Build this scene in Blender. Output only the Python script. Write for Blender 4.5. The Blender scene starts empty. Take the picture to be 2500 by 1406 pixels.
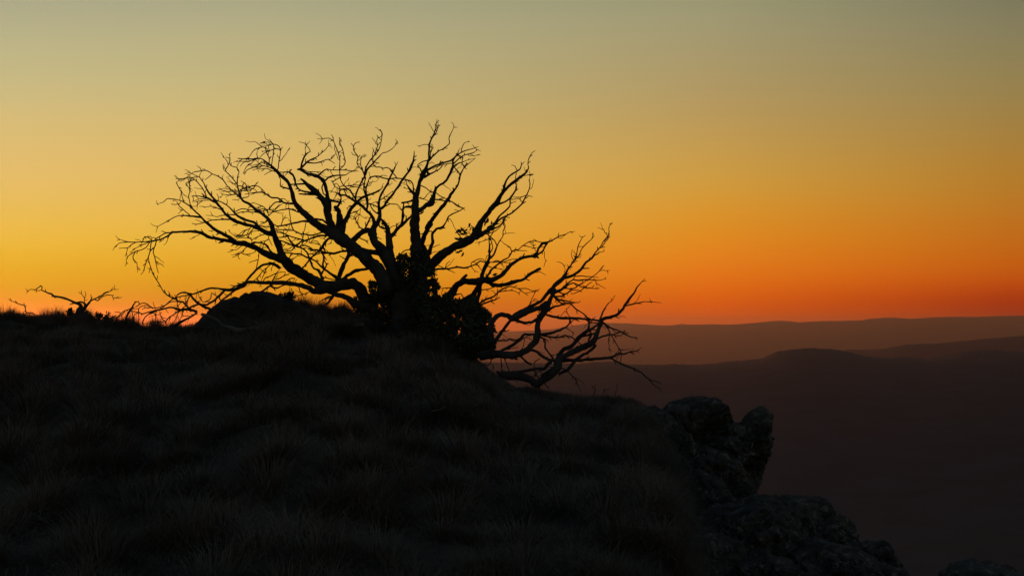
import bpy, math, random
import numpy as np

# ------------------------------------------------------------------ camera
sc = bpy.context.scene
C = sc.collection
FPX = 60.0 / 36.0 * 2500.0          # focal length in photo pixels
CX, HY = 1250.0, 795.0              # picture centre column, eye-level row
cam = bpy.data.cameras.new("camera")
cam.lens = 60.0; cam.sensor_width = 36.0; cam.sensor_fit = 'HORIZONTAL'
cam.shift_y = (HY - 703.0) / 2500.0
cam.clip_start = 0.1; cam.clip_end = 120000.0
camo = bpy.data.objects.new("camera", cam); C.objects.link(camo)
camo.rotation_euler = (math.pi / 2, 0, 0)
sc.camera = camo

# ------------------------------------------------------------------ sky
AZ_SUN = math.radians(-20.0)        # set sun: left of the view
world = bpy.data.worlds.new("World"); sc.world = world; world.use_nodes = True
nt = world.node_tree; N = nt.nodes; LK = nt.links
for n in list(N): N.remove(n)
def srgb(c):
    return tuple((v / 255.0 / 12.92) if v <= 10.31 else ((v / 255.0 + 0.055) / 1.055) ** 2.4 for v in c)
def math_node(op, a=None, b=None, c=None, clamp=False):
    n = N.new("ShaderNodeMath"); n.operation = op; n.use_clamp = clamp
    for i, v in enumerate((a, b, c)):
        if v is None: continue
        if isinstance(v, (int, float)): n.inputs[i].default_value = v
        else: LK.new(v, n.inputs[i])
    return n.outputs[0]
tc = N.new("ShaderNodeTexCoord")
sep = N.new("ShaderNodeSeparateXYZ"); LK.new(tc.outputs["Generated"], sep.inputs[0])
X, Y, Z = sep.outputs
hh = math_node('SQRT', math_node('ADD', math_node('MULTIPLY', X, X), math_node('MULTIPLY', Y, Y)))
elev = math_node('MULTIPLY', math_node('ARCTAN2', Z, hh), 2.0 / math.pi)          # 0..1
elev = math_node('MAXIMUM', elev, 0.0)
fac = math_node('POWER', elev, 0.5)
cosd = math_node('DIVIDE', math_node('ADD', math_node('MULTIPLY', X, math.sin(AZ_SUN)),
                                     math_node('MULTIPLY', Y, math.cos(AZ_SUN))), math_node('MAXIMUM', hh, 1e-5))
delta = math_node('MULTIPLY', math_node('ARCCOSINE', math_node('MINIMUM', math_node('MAXIMUM', cosd, -1.0), 1.0)), 180 / math.pi)
# dusk glow by height above the horizon, in three bearings away from the set sun
GLOW = {  # bearing px : rows and colours
 26: [(-420,(104,114,108)), (-150,(146,150,130)), (17,(171.1,170.6,137.2)), (105,(184.3,179.8,135.4)), (193,(194.1,185,131.6)), (310,(210.5,188,118.7)), (417,(218.5,188.5,106.9)), (563,(220.3,185.8,69.1)), (657,(204,169,26.7)), (718,(183,150.2,2)), (738,(181.2,141,2)), (795,(193.9,115.3,2))],
 1730: [(-420,(90,96,88)), (-150,(124,124,102)), (17,(156.9,153,115.5)), (203,(175.6,152.9,100.8)), (420,(206.1,157.1,68.8)), (563,(226,142.8,34.6)), (657,(233.4,123.2,22.5)), (748,(228.7,91.1,2)), (795,(206.2,71.1,2))],
 2470: [(-420,(76,80,74)), (-150,(104,104,86)), (17,(127.9,123.3,93.1)), (203,(150.3,130.1,79.6)), (417,(178.6,126.5,47.1)), (563,(194.6,110.9,26.7)), (657,(199.2,91.8,11.9)), (743,(170.1,45.5,2)), (795,(151.4,29.5,2))],
}
def pchip(xs, ys, x):
    xs = np.array(xs, float); ys = np.array(ys, float)
    h = np.diff(xs); d = np.diff(ys) / h
    m = np.zeros(len(xs)); m[0] = d[0]; m[-1] = d[-1]
    for i in range(1, len(xs) - 1):
        if d[i-1] * d[i] > 0:
            w1 = 2*h[i] + h[i-1]; w2 = h[i] + 2*h[i-1]
            m[i] = (w1 + w2) / (w1 / d[i-1] + w2 / d[i])
    i = np.clip(np.searchsorted(xs, x) - 1, 0, len(xs) - 2)
    t = np.clip((x - xs[i]) / h[i], 0, 1)
    return (2*t**3-3*t**2+1)*ys[i] + (t**3-2*t**2+t)*h[i]*m[i] + (-2*t**3+3*t**2)*ys[i+1] + (t**3-t**2)*h[i]*m[i+1]
def glow_ramp(px):
    st = []
    ca = math.cos(math.atan((px - CX) / FPX))
    for py, c in GLOW[px]:
        e = math.atan((HY - py) / FPX * ca) / (math.pi / 2)
        st.append((math.sqrt(max(e, 0)), c))
    st.sort()
    xs = [s[0] for s in st]
    f = N.new("ShaderNodeValToRGB"); cr = f.color_ramp; cr.interpolation = 'LINEAR'
    grid = np.linspace(0.0, xs[-1], 30)
    while len(cr.elements) < 30: cr.elements.new(0.5)
    for i, g in enumerate(grid):
        col = [pchip(xs, [s[1][k] for s in st], g) for k in range(3)]
        cr.elements[i].position = float(g)
        cr.elements[i].color = (*srgb(col), 1)
    LK.new(fac, f.inputs[0])
    return f.outputs[0]
def mixc(f, a, b):
    n = N.new("ShaderNodeMix"); n.data_type = 'RGBA'; n.clamp_factor = True
    LK.new(f, n.inputs[0]) if not isinstance(f, float) else None
    LK.new(a, n.inputs[6]); LK.new(b, n.inputs[7])
    return n.outputs[2]
def maprange(v, a, b, smooth=True):
    n = N.new("ShaderNodeMapRange"); n.interpolation_type = 'SMOOTHSTEP' if smooth else 'LINEAR'
    LK.new(v, n.inputs[0]); n.inputs[1].default_value = a; n.inputs[2].default_value = b
    return n.outputs[0]
GLOW[640] = [(-420,(101,110,104)), (-150,(142,145,125)), (17,(171,168,133)), (105,(185,176,130)), (193,(194,180,126)), (310,(210,183,112)), (417,(222,184,100)), (563,(229,179,63)), (657,(223,162,31)),
             (718,(208,140,6)), (738,(203,129,3)), (795,(205,100,2))]
rl, rq, rm, rr = glow_ramp(26), glow_ramp(640), glow_ramp(1730), glow_ramp(2470)
glow = mixc(maprange(delta, 3.6, 11.7, False), rl, rq)
glow = mixc(math_node('POWER', maprange(delta, 11.7, 26.6, False), 1.2), glow, rm)
glow = mixc(maprange(delta, 26.6, 36.3, False), glow, rr)
sky = N.new("ShaderNodeTexSky"); sky.sky_type = 'NISHITA'; sky.sun_disc = False
sky.sun_elevation = math.radians(1.0); sky.sun_rotation = AZ_SUN
sky.altitude = 1500.0; sky.dust_density = 2.0
SKY_STRENGTH = 0.15
dim = N.new("ShaderNodeMix"); dim.data_type = 'RGBA'; dim.blend_type = 'MULTIPLY'; dim.inputs[0].default_value = 1.0
LK.new(sky.outputs[0], dim.inputs[6]); dim.inputs[7].default_value = (SKY_STRENGTH, SKY_STRENGTH, SKY_STRENGTH, 1)
up = maprange(elev, 14.0 / 90.0, 34.0 / 90.0)
away = maprange(delta, 38.0, 80.0)
whole = mixc(math_node('MAXIMUM', up, away), glow, dim.outputs[2])
bg = N.new("ShaderNodeBackground"); LK.new(whole, bg.inputs[0]); bg.inputs[1].default_value = 1.0
out = N.new("ShaderNodeOutputWorld"); LK.new(bg.outputs[0], out.inputs[0])

# the sun has gone down: only a trace of direct warm light is left on the horizon
sun = bpy.data.lights.new("sun", 'SUN'); sun.energy = 0.8; sun.angle = math.radians(10); sun.color = (1.0, 0.22, 0.07)
suno = bpy.data.objects.new("sun", sun); C.objects.link(suno)
suno.rotation_euler = (math.radians(90 - 1.0), 0, -AZ_SUN + math.pi)
suno.location = (0, 0, 30)

vs = sc.view_settings
vs.view_transform = 'Standard'; vs.look = 'None'; vs.exposure = 0.0; vs.gamma = 1.0
sc.cycles.use_denoising = True
sc.cycles.max_bounces = 4; sc.cycles.diffuse_bounces = 2; sc.cycles.volume_bounces = 1
sc.cycles.transparent_max_bounces = 4

# ------------------------------------------------------------------ helpers
rng = np.random.default_rng(7); random.seed(7)
def pt(px, py, D):
    return np.array([(px - CX) / FPX * D, D, -(py - HY) / FPX * D])
def mesh_obj(name, verts, faces, mat=None, parent=None, smooth=False):
    me = bpy.data.meshes.new(name)
    me.from_pydata([tuple(v) for v in verts] if not isinstance(verts, np.ndarray) else verts.tolist(), [], faces)
    if mat: me.materials.append(mat)
    if smooth: me.polygons.foreach_set("use_smooth", [True] * len(me.polygons))
    o = bpy.data.objects.new(name, me); C.objects.link(o)
    if parent: o.parent = parent
    return o
def mesh_np(name, V, F, mat=None, parent=None, smooth=False):
    """V (n,3), F (m,k) arrays with k fixed"""
    me = bpy.data.meshes.new(name)
    m, k = F.shape
    me.vertices.add(len(V)); me.vertices.foreach_set("co", np.ascontiguousarray(V, dtype=np.float32).ravel())
    me.loops.add(m * k); me.loops.foreach_set("vertex_index", np.ascontiguousarray(F, dtype=np.int32).ravel())
    me.polygons.add(m); me.polygons.foreach_set("loop_start", np.arange(0, m * k, k, dtype=np.int32))
    if smooth: me.polygons.foreach_set("use_smooth", np.ones(m, dtype=bool))
    me.update(calc_edges=True); me.validate()
    if mat: me.materials.append(mat)
    o = bpy.data.objects.new(name, me); C.objects.link(o)
    if parent: o.parent = parent
    return o
def thing(name, label, cat, loc=(0, 0, 0), group=None):
    o = bpy.data.objects.new(name, None); C.objects.link(o)
    o.empty_display_size = 0.2; o.location = [float(v) for v in loc]
    o["label"] = label; o["category"] = cat
    if group: o["group"] = group
    return o
def tag(o, label, cat, group=None):
    o["label"] = label; o["category"] = cat
    if group: o["group"] = group
    return o
def under(o, parent):
    """parent without moving (parents here are only translated)"""
    o.parent = parent
    o.location = -parent.location if parent.parent is None else (0, 0, 0)
    return o

_P = rng.integers(0, 1 << 30, size=(256,)).astype(np.int64)
def _h(ix, iy, iz, s):
    v = (ix * 374761393 + iy * 668265263 + iz * 2147483647 + s * 974634777) & 0x7fffffff
    v = ((v ^ (v >> 13)) * 1274126177) & 0x7fffffff
    return ((v ^ (v >> 16)) & 0xffff) / 65535.0 * 2 - 1
def noise3(p, s=0):
    p = np.asarray(p, float); i = np.floor(p).astype(np.int64); f = p - i; u = f * f * (3 - 2 * f)
    r = 0
    for dx in (0, 1):
        for dy in (0, 1):
            for dz in (0, 1):
                w = (u[..., 0] if dx else 1-u[..., 0]) * (u[..., 1] if dy else 1-u[..., 1]) * (u[..., 2] if dz else 1-u[..., 2])
                r = r + w * _h(i[..., 0]+dx, i[..., 1]+dy, i[..., 2]+dz, s)
    return r
def noise2(x, y, s=0):
    x = np.asarray(x, float); y = np.asarray(y, float)
    return noise3(np.stack([x, y, np.zeros_like(x * y + 0.0)], -1) if x.shape == y.shape else np.stack(np.broadcast_arrays(x, y, 0.0), -1), s)

# ------------------------------------------------------------------ materials
def material(name, c1, c2, scale=8.0, rough=0.9, c3=None, c3scale=None, bump=0.3, detail=6.0, thr=(0.35, 0.65), bscale=None, spec=0.2):
    m = bpy.data.materials.new(name); m.use_nodes = True
    t = m.node_tree; n = t.nodes; b = n["Principled BSDF"]
    b.inputs["Roughness"].default_value = rough
    b.inputs["Specular IOR Level"].default_value = spec
    g = n.new("ShaderNodeNewGeometry")
    z = n.new("ShaderNodeTexNoise"); z.inputs["Scale"].default_value = scale; z.inputs["Detail"].default_value = detail
    t.links.new(g.outputs["Position"], z.inputs["Vector"])
    r = n.new("ShaderNodeValToRGB"); r.color_ramp.elements[0].position = thr[0]; r.color_ramp.elements[1].position = thr[1]
    r.color_ramp.elements[0].color = (*c1, 1); r.color_ramp.elements[1].color = (*c2, 1)
    t.links.new(z.outputs[0], r.inputs[0]); col = r.outputs[0]
    if c3:      # patches of a third colour (lichen and the like)
        z3 = n.new("ShaderNodeTexNoise"); z3.inputs["Scale"].default_value = c3scale or scale * 0.9; z3.inputs["Detail"].default_value = 4.0
        z3.inputs["Roughness"].default_value = 0.65
        mp = n.new("ShaderNodeMapping"); mp.inputs["Location"].default_value = (13.1, 4.7, 2.2)
        t.links.new(g.outputs["Position"], mp.inputs[0]); t.links.new(mp.outputs[0], z3.inputs["Vector"])
        r3 = n.new("ShaderNodeValToRGB"); r3.color_ramp.elements[0].position = 0.56; r3.color_ramp.elements[1].position = 0.63
        t.links.new(z3.outputs[0], r3.inputs[0])
        mx = n.new("ShaderNodeMix"); mx.data_type = 'RGBA'
        t.links.new(r3.outputs[0], mx.inputs[0]); t.links.new(col, mx.inputs[6]); mx.inputs[7].default_value = (*c3, 1)
        col = mx.outputs[2]
    t.links.new(col, b.inputs["Base Color"])
    if bump:
        zb = n.new("ShaderNodeTexNoise"); zb.inputs["Scale"].default_value = bscale or scale * 3; zb.inputs["Detail"].default_value = 8.0
        t.links.new(g.outputs["Position"], zb.inputs["Vector"])
        bp = n.new("ShaderNodeBump"); bp.inputs["Strength"].default_value = bump; bp.inputs["Distance"].default_value = 0.03
        t.links.new(zb.outputs[0], bp.inputs["Height"]); t.links.new(bp.outputs[0], b.inputs["Normal"])
    return m
M_BARK = material("weathered_bark", (0.022, 0.021, 0.021), (0.056, 0.053, 0.053), 6.0, bump=0.6, bscale=40)
M_PALE = material("bleached_dead_wood", (0.06, 0.056, 0.054), (0.125, 0.118, 0.113), 5.0, bump=0.6, bscale=40)
M_LEAF = material("gum_leaf", (0.035, 0.045, 0.022), (0.06, 0.075, 0.04), 3.0, rough=0.75, bump=0)
M_HEATH = material("heath_leaf", (0.035, 0.04, 0.02), (0.06, 0.065, 0.035), 3.0, bump=0)
M_GRASS = material("dry_snow_grass", (0.08, 0.067, 0.06), (0.15, 0.127, 0.113), 1.1, bump=0, detail=3.0)
M_SOIL = material("soil_and_thatch", (0.02, 0.019, 0.017), (0.05, 0.047, 0.042), 2.0, bump=0.6)
M_ROCK = material("lichened_rock", (0.035, 0.035, 0.035), (0.085, 0.085, 0.084), 4.0, c3=(0.14, 0.14, 0.134), c3scale=11.0, bump=1.0, bscale=22, rough=1.0, spec=0.03)
M_PLAIN = material("dark_boulder_rock", (0.03, 0.029, 0.028), (0.055, 0.053, 0.05), 4.0, bump=0.6, bscale=14)
M_HILL = material("forested_hill", (0.02, 0.024, 0.036), (0.03, 0.037, 0.055), 0.012, bump=0, detail=8)

# ------------------------------------------------------------------ distant hills
def interp(tab, x):
    a = np.array(tab, float); return np.interp(x, a[:, 0], a[:, 1])
NEAR_RIDGE = [(-6000,860),(-3000,900),(-900,850),(300,905),(1000,880),(1300,886),(1400,888),(1488,881),(1541,890),(1600,891),(1651,887),(1708,892),(1774,882),(1858,879),
 (1880,864),(1902,856),(1930,852.5),(1959,850.5),(2003,849.5),(2051,854),(2104,868),(2148,875.5),(2192,871),(2258,876),(2315,865),(2346,858),(2412,853.5),(2456,858),(2500,855),
 (2800,872),(3300,850),(4200,885),(6000,850),(9000,880)]
MID_RIDGE = [(-6000,850),(-2000,830),(0,880),(1200,905),(1700,900),(1950,872),(2069,853.5),(2148,852),(2214,841),(2280,839),(2368,830),(2434,824),(2500,819),(2900,806),(3600,822),(5000,800),(9000,820)]
FAR_RIDGE = [(-6000,790),(-2000,802),(0,806),(900,812),(1207,809),(1286,810),(1349,804),(1384,796),(1432,790),(1484,788),(1536,789),(1619,795),(1646,794),(1664,790.6),(1690,792.5),(1743,791.5),(1796,792),
 (1862,786),(1906,783),(1928,784),(1950,787),(1994,784),(2104,782),(2126,777.5),(2183,775),(2223,778),(2280,775),(2346,772.5),(2390,774),(2434,770.5),(2500,771),(3000,776),(4000,771),(6000,779),(9000,775)]
def ridge_sheet(name, table, Dr, prof, rough, seed, step):
    """prof: list of (distance, share of the ridge height, floor height) from near to far"""
    cols = np.concatenate([np.arange(-5200, 1150, 40), np.arange(1150, 2560, step), np.arange(2560, 8000, 40)]).astype(float)
    py = interp(table, cols)
    zr = -(py - HY) / FPX * Dr
    fine = noise2(cols / 9.0, np.zeros_like(cols), seed) * 0.55 + noise2(cols / 30.0, np.zeros_like(cols), seed + 1) + noise2(cols / 3.6, np.zeros_like(cols), seed + 5) * 0.35
    zr = zr + fine * rough
    ker = np.hanning(61); ker /= ker.sum()
    even = np.arange(-5200, 8000, 4.0); soft = np.convolve(np.pad(np.interp(even, cols, zr), 30, mode='edge'), ker, 'valid')
    for _ in range(3): soft = np.convolve(np.pad(soft, 30, mode='edge'), ker, 'valid')
    zsoft = np.interp(cols, even, soft)
    V = []
    for D, k, zf in prof:
        x = (cols - CX) / FPX * D
        u = noise2(x / 420.0, np.full_like(x, D / 420.0), seed + 2) * 10 + noise2(x / 120.0, np.full_like(x, D / 120.0), seed + 3) * 2
        z = zf + (zsoft + (zr - zsoft) * k ** 60 - zf) * k + u * (1 - k) * min(1, D / 3000)
        V.append(np.stack([x, np.full_like(x, D), z], -1))
    n = len(cols); R = len(V)
    V = np.concatenate(V)
    i = np.arange(n - 1)[None, :] + np.arange(R - 1)[:, None] * n
    F = np.stack([i, i + 1, i + n + 1, i + n], -1).reshape(-1, 4)
    o = mesh_np(name, V, F, M_HILL, smooth=True); o["kind"] = "structure"
    return o
rows = [(60, 0, -300), (400, 0, -303), (900, 0, -302), (1400, 0, -300)]
for D in np.linspace(1700, 4400, 26):
    t = (D - 1700) / (4500 - 1700.0); rows.append((D, t * t * (3 - 2 * t), -298))
rows += [(4500, 1, -295), (4650, .97, -300), (5000, .7, -310), (5800, .25, -340), (7000, 0, -380)]
ridge_sheet("valley_hills", NEAR_RIDGE, 4500.0, rows, 1.5, 11, 3)
ridge_sheet("middle_hills", MID_RIDGE, 10500.0, [(6200, 0, -540), (7200, 0.02, -440), (8200, .25, -400), (9400, .68, -340), (10200, .94, -300), (10500, 1, -300), (11000, .9, -320), (13000, .3, -400), (16000, 0, -440)], 1.8, 31, 4)
ridge_sheet("far_hills", FAR_RIDGE, 36000.0, [(14200, 0, -560), (17000, 0.02, -470), (23000, .2, -430), (30000, .62, -380), (34500, .93, -300), (36000, 1, -260), (38000, .9, -280), (43000, .4, -420), (50000, .1, -460), (58000, 0, -480)], 4.0, 51, 4)

# ------------------------------------------------------------------ hilltop ground
# skyline of the hilltop: picture column, row, distance in metres
CREST = [(-4000, 700, 30), (-1500, 735, 26), (-400, 762, 24), (0, 771, 23), (30, 768, 23), (70, 778, 23), (130, 776, 22.8), (200, 772, 22.5), (240, 781, 22.4), (280, 789, 22.3), (340, 794, 22.2), (400, 797, 22),
 (450, 797, 21.8), (520, 794, 21.6), (620, 785, 21.5), (690, 752, 21.5), (740, 748, 21.5), (780, 752, 21.5), (850, 760, 21.4), (900, 776, 21.2), (960, 795, 21.0), (1085, 822, 20.6), (1150, 850, 20.3), (1200, 890, 19.9), (1250, 926, 19.5), (1300, 940, 19.2),
 (1330, 948, 19.0), (1400, 958, 18.7), (1450, 963, 18.5), (1500, 969, 18.2), (1540, 974, 17.9), (1580, 985, 17.6), (1610, 1010, 17.2), (1635, 1060, 16.6), (1655, 1130, 15.9), (1680, 1230, 14.8), (1705, 1340, 13.6), (1730, 1450, 12.6), (1800, 1560, 11.6), (2100, 1700, 10.8),
 (2900, 1900, 10.0), (4000, 2600, 9.0), (7000, 3000, 9.0)]
_C = np.array(CREST, float)
_C[:, 1] += np.interp(_C[:, 0], [-500, 0, 480, 640, 1100, 1200, 1600, 1700], [6, 6, 5, 4, 8, 16, 12, 0])
NEAR_D, NEAR_Z = 7.0, -1.55
def crest(px):
    return np.interp(px, _C[:, 0], _C[:, 1]), np.interp(px, _C[:, 0], _C[:, 2])
def bumps(x, y):
    return (noise2(x / 0.9, y / 0.9, 3) * 0.10 + noise2(x / 0.38, y / 0.38, 4) * 0.06 + noise2(x / 3.5, y / 3.5, 5) * 0.08)
def ground_z(px, D):
    px = np.asarray(px, float); D = np.asarray(D, float)
    py, Ds = crest(px)
    zs = -(py - HY) / FPX * Ds
    zn = np.minimum(NEAR_Z, zs - 0.25)
    t = np.clip((D - NEAR_D) / (Ds - NEAR_D), 0, 1)
    z_in = zn + (zs - zn) * (t + 0.10 * np.sin(np.pi * t))
    k = np.clip((Ds - D) / 2.0, 0.0, 1.0) * np.clip(D / 4.0, 0, 1)
    x = (px - CX) / FPX * D
    z_in = z_in + bumps(x, D) * (0.18 + 0.82 * k) - 0.05 * k
    d = np.maximum(D - Ds, 0)
    right = np.clip((px - 1350) / 350.0, 0, 1)
    drop = (0.05 + 0.55 * right) * d + (0.018 + 0.10 * right) * d * d
    z_out = zs - np.minimum(drop, 380)
    return np.where(D <= Ds, z_in, np.maximum(z_out + bumps(x, D) * 0.18, -380.0))
cols = np.concatenate([np.linspace(-4000, -120, 120), np.arange(-110, 2620, 7.0), np.linspace(2640, 7000, 120)])
S = np.concatenate([np.linspace(0.12, 0.36, 12), np.linspace(0.37, 1.0, 150), 1 + np.array([.004, .01, .02, .035, .05, .08, .12, .18, .26, .36, .5, .7, 1, 1.4, 2, 2.8, 4, 6, 9])])
V = []
pyc, Dsc = crest(cols)
for s in S:
    D = Dsc * s
    V.append(np.stack([(cols - CX) / FPX * D, D, ground_z(cols, D)], -1))
V = np.concatenate(V); n = len(cols); R = len(S)
i = np.arange(n - 1)[None, :] + np.arange(R - 1)[:, None] * n
F = np.stack([i, i + 1, i + n + 1, i + n], -1).reshape(-1, 4)
ground = mesh_np("ground", V, F, M_SOIL, smooth=True); ground["kind"] = "structure"
def ground_hit(px, py):
    """distance at which the sight line through a pixel meets the hilltop"""
    D = np.linspace(7, float(crest(px)[1]), 800)
    z = ground_z(np.full_like(D, px), D)
    ray = -(py - HY) / FPX * D
    k = np.nonzero(z >= ray)[0]
    return float(D[k[0]]) if len(k) else float(crest(px)[1])

# ------------------------------------------------------------------ snow grass
def blades(root, length, width, heading, lean, curl):
    """two-segment blades; all inputs arrays"""
    n = len(root)
    d = np.stack([np.cos(heading), np.sin(heading), np.zeros(n)], -1)
    side = np.stack([-np.sin(heading), np.cos(heading), np.zeros(n)], -1) * (width * 0.5)[:, None]
    a1, a2 = lean, np.minimum(lean + curl, 2.3)
    p1 = root + (d * np.sin(a1)[:, None] + np.array([0, 0, 1]) * np.cos(a1)[:, None]) * (length * 0.55)[:, None]
    p2 = p1 + (d * np.sin(a2)[:, None] + np.array([0, 0, 1]) * np.cos(a2)[:, None]) * (length * 0.5)[:, None]
    V = np.stack([root - side, root + side, p1 + side * 0.75, p1 - side * 0.75, p2], 1).reshape(-1, 3)
    b = (np.arange(n) * 5)[:, None]
    F = np.concatenate([b + np.array([[0, 1, 2]]), b + np.array([[0, 2, 3]]), b + np.array([[3, 2, 4]])])
    return V, F
def clumps(px, D, count, rad, size, width, spread, lean0, lean_k, curl, upright_wind=0.3):
    """grass clumps: every blade springs from the clump's heart and droops outwards"""
    idx = np.repeat(np.arange(len(px)), count); m = len(idx)
    rr = np.sqrt(rng.uniform(0, 1, m)); an = rng.uniform(0, 2 * np.pi, m)
    bx = (px[idx] - CX) / FPX * D[idx] + rr * rad[idx] * spread * np.cos(an); by = D[idx] + rr * rad[idx] * spread * np.sin(an)
    bz = ground_z(bx / by * FPX + CX, by) - 0.01
    heading = np.where(rng.uniform(size=m) < upright_wind, rng.normal(0.1, 0.6, m), an + rng.normal(0, 0.35, m))
    lean = np.abs(rng.normal(lean0, 0.2, m)) + lean_k * rr
    length = size[idx] * rng.uniform(0.55, 1.1, m) * (1 - 0.2 * rr)
    w = rng.uniform(width[0], width[1], m)
    return blades(np.stack([bx, by, bz], -1), length, w, heading, lean, np.abs(rng.normal(curl, 0.3, m)))
def scatter(n, dmin, over=1.0):
    px = rng.uniform(-350, 1800, n); u = rng.uniform(0, 1, n); Ds = crest(px)[1]
    D = np.sqrt(dmin ** 2 + u * ((Ds * over) ** 2 - dmin ** 2))
    k = ~((px > 480) & (px < 730) & (D > 20.1)) & (D < Ds * over)
    return px[k], D[k]
parts = []
# big drooping tussocks
px, D = scatter(760, 6.8, 0.97)
k = ~((px > 1100) & (px < 1420) & (D > 16.4)); px, D = px[k], D[k]
cap = np.clip((crest(px)[1] - D) / 3.0, 0.15, 1.0)
sz = rng.uniform(0.2, 0.42, len(px)) * (0.45 + 0.55 * cap)
parts.append(clumps(px, D, 420, sz * 0.75, sz, (0.0026, 0.005), 0.55, 0.12, 0.75, 0.75, 0.15))
# low thatch between them
px, D = scatter(2300, 6.8, 1.0)
near_tree = (px > 1100) & (px < 1420) & (D > 16.4)
sz = np.where(near_tree, 0.05, rng.uniform(0.06, 0.14, len(px)))
parts.append(clumps(px, D, 60, np.full(len(px), 0.16), sz, (0.003, 0.0055), 1.0, 0.4, 0.3, 0.5, 0.4))
# a fringe along the skyline where single blades stand against the light
fx = np.concatenate([rng.uniform(-40, 480, 800), rng.uniform(685, 925, 560), rng.uniform(1280, 1570, 420)])
fD = crest(fx)[1] - rng.uniform(-0.2, 0.5, len(fx))
sz = np.where(fx > 1200, rng.uniform(0.05, 0.11, len(fx)), 0.06 + 0.24 * np.clip(0.5 + 0.9 * noise2(fx / 14.0, fx * 0, 61), 0.05, 1) * rng.uniform(0.4, 1.0, len(fx)))
parts.append(clumps(fx, fD, 26, np.full(len(fx), 0.09), sz, (0.0032, 0.006), 1.0, 0.15, 0.1, 0.45, 0.5))
Vg = np.concatenate([a for a, b in parts]); off = 0; Fg = []
for a, b in parts: Fg.append(b + off); off += len(a)
grass = mesh_np("grass", Vg, np.concatenate(Fg), M_GRASS); grass["kind"] = "stuff"
tag(grass, "dry tussock grass covering the dark hilltop slope", "grass")

# ------------------------------------------------------------------ rocks
def smooth_outline(pts, n):
    p = np.array(pts, float); q = np.roll(p, -1, 0)
    seg = np.linalg.norm(q - p, axis=1); cum = np.concatenate([[0], np.cumsum(seg)])
    t = np.linspace(0, cum[-1], n, endpoint=False)
    pc = np.vstack([p, p[:1]])
    return np.stack([np.interp(t, cum, pc[:, 0]), np.interp(t, cum, pc[:, 1])], -1)
def rock(pts, D, thick, label, mat=None, rough=0.055, seed=0, group=None, name="boulder", n=170, m=70):
    o = smooth_outline(pts, n); c = o.mean(0)
    ph = np.linspace(-np.pi / 2, np.pi / 2, m + 2)[1:-1]
    W = []
    for f in ph:
        k = np.sign(np.cos(f)) * abs(np.cos(f)) ** 0.45           # blocky section
        dd = thick * np.sign(np.sin(f)) * abs(np.sin(f)) ** 0.8
        q = c + (o - c) * k
        W.append(np.stack([(q[:, 0] - CX) / FPX * D, np.full(n, D + dd), -(q[:, 1] - HY) / FPX * D], -1))
    W = np.concatenate(W)
    ctr = pt(c[0], c[1], D)
    w0 = np.vstack([ctr + [0, -thick, 0], ctr + [0, thick, 0]])
    W = np.vstack([W, w0])
    dirv = W - ctr; dirv /= np.linalg.norm(dirv, axis=1)[:, None] + 1e-6
    def ridged(f, s): return 1 - 2 * np.abs(noise3(W * f, s))
    cell = np.round(noise3(W * np.array([2.6, 2.6, 3.6]), seed + 3) * 3.2) / 3.2            # stepped, broken faces
    nz = noise3(W * 2.6, seed) * 0.9 + cell * 1.1 - ridged(4.5, seed + 4) * 0.55 + noise3(W * 9.0, seed + 1) * 0.6 + noise3(W * 21, seed + 2) * 0.55 + noise3(W * 45, seed + 9) * 0.3 - np.maximum(ridged(13.0, seed + 6) - .55, 0) * 0.7
    depthw = np.concatenate([np.repeat(np.abs(np.sin(ph)), n), [1, 1]])
    W = W + dirv * (nz * rough * (0.3 + 1.5 * depthw))[:, None]
    i = np.arange(n)[None, :] + np.arange(m - 1)[:, None] * n
    j = (np.arange(n)[None, :] + 1) % n + np.arange(m - 1)[:, None] * n
    F = np.stack([i, j, j + n, i + n], -1).reshape(-1, 4).tolist()
    L = m * n
    F += [(L, (a + 1) % n, a) for a in range(n)]
    F += [(L + 1, (m - 1) * n + a, (m - 1) * n + (a + 1) % n) for a in range(n)]
    W = W - ctr
    ob = mesh_obj(name, W, F, mat or M_ROCK, smooth=mat is not None); ob.location = ctr.tolist()
    return tag(ob, label, "rock", group)
rock([(1612,1000),(1636,979),(1658,976),(1684,969),(1720,967),(1737,968.5),(1759,978),(1770,1000),(1777,1021),(1784,1034),(1790,1110),(1720,1190),(1620,1180),(1570,1080)], 17.0, 0.55,
     "blunt lichen-spotted rock block capping the cliff rim, beside the pointed pinnacle", seed=1)
rock([(1776,1032),(1793,1031),(1807,1030),(1815,1016),(1832,1002),(1843,995),(1856,994),(1863,1003),(1874,1016),(1877,1032),(1884,1060),(1877,1088),(1870,1114),(1864,1147),(1849,1178),(1835,1190),(1770,1200),(1735,1110)], 16.7, 0.42,
     "pointed lichened rock pinnacle leaning out from the cliff", seed=2)
rock([(1660,1120),(1720,1080),(1800,1110),(1838,1188),(1843,1215),(1838,1260),(1760,1300),(1660,1270)], 16.35, 0.5,
     "low rock face under the pointed pinnacle, above the bottom boulders", seed=3)
rock([(1690,1300),(1750,1250),(1818,1226),(1844,1215),(1863,1212),(1879,1220),(1905,1224),(1930,1240),(1965,1300),(1960,1400),(1900,1480),(1740,1480)], 14.3, 0.75,
     "broad boulder crusted with pale lichen below the pinnacle", seed=4)
rock([(1890,1240),(1905,1223),(1924,1212),(1962,1210),(1988,1213),(2010,1218),(2026,1226),(2033,1241),(2046,1255),(2058,1258),(2068,1271),(2081,1279),(2087,1295),(2092,1321),(2110,1400),(2040,1480),(1930,1460),(1890,1340)], 14.6, 0.65,
     "rounded dark boulder stepping down the cliff behind the lichen-crusted one", seed=5)
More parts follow.
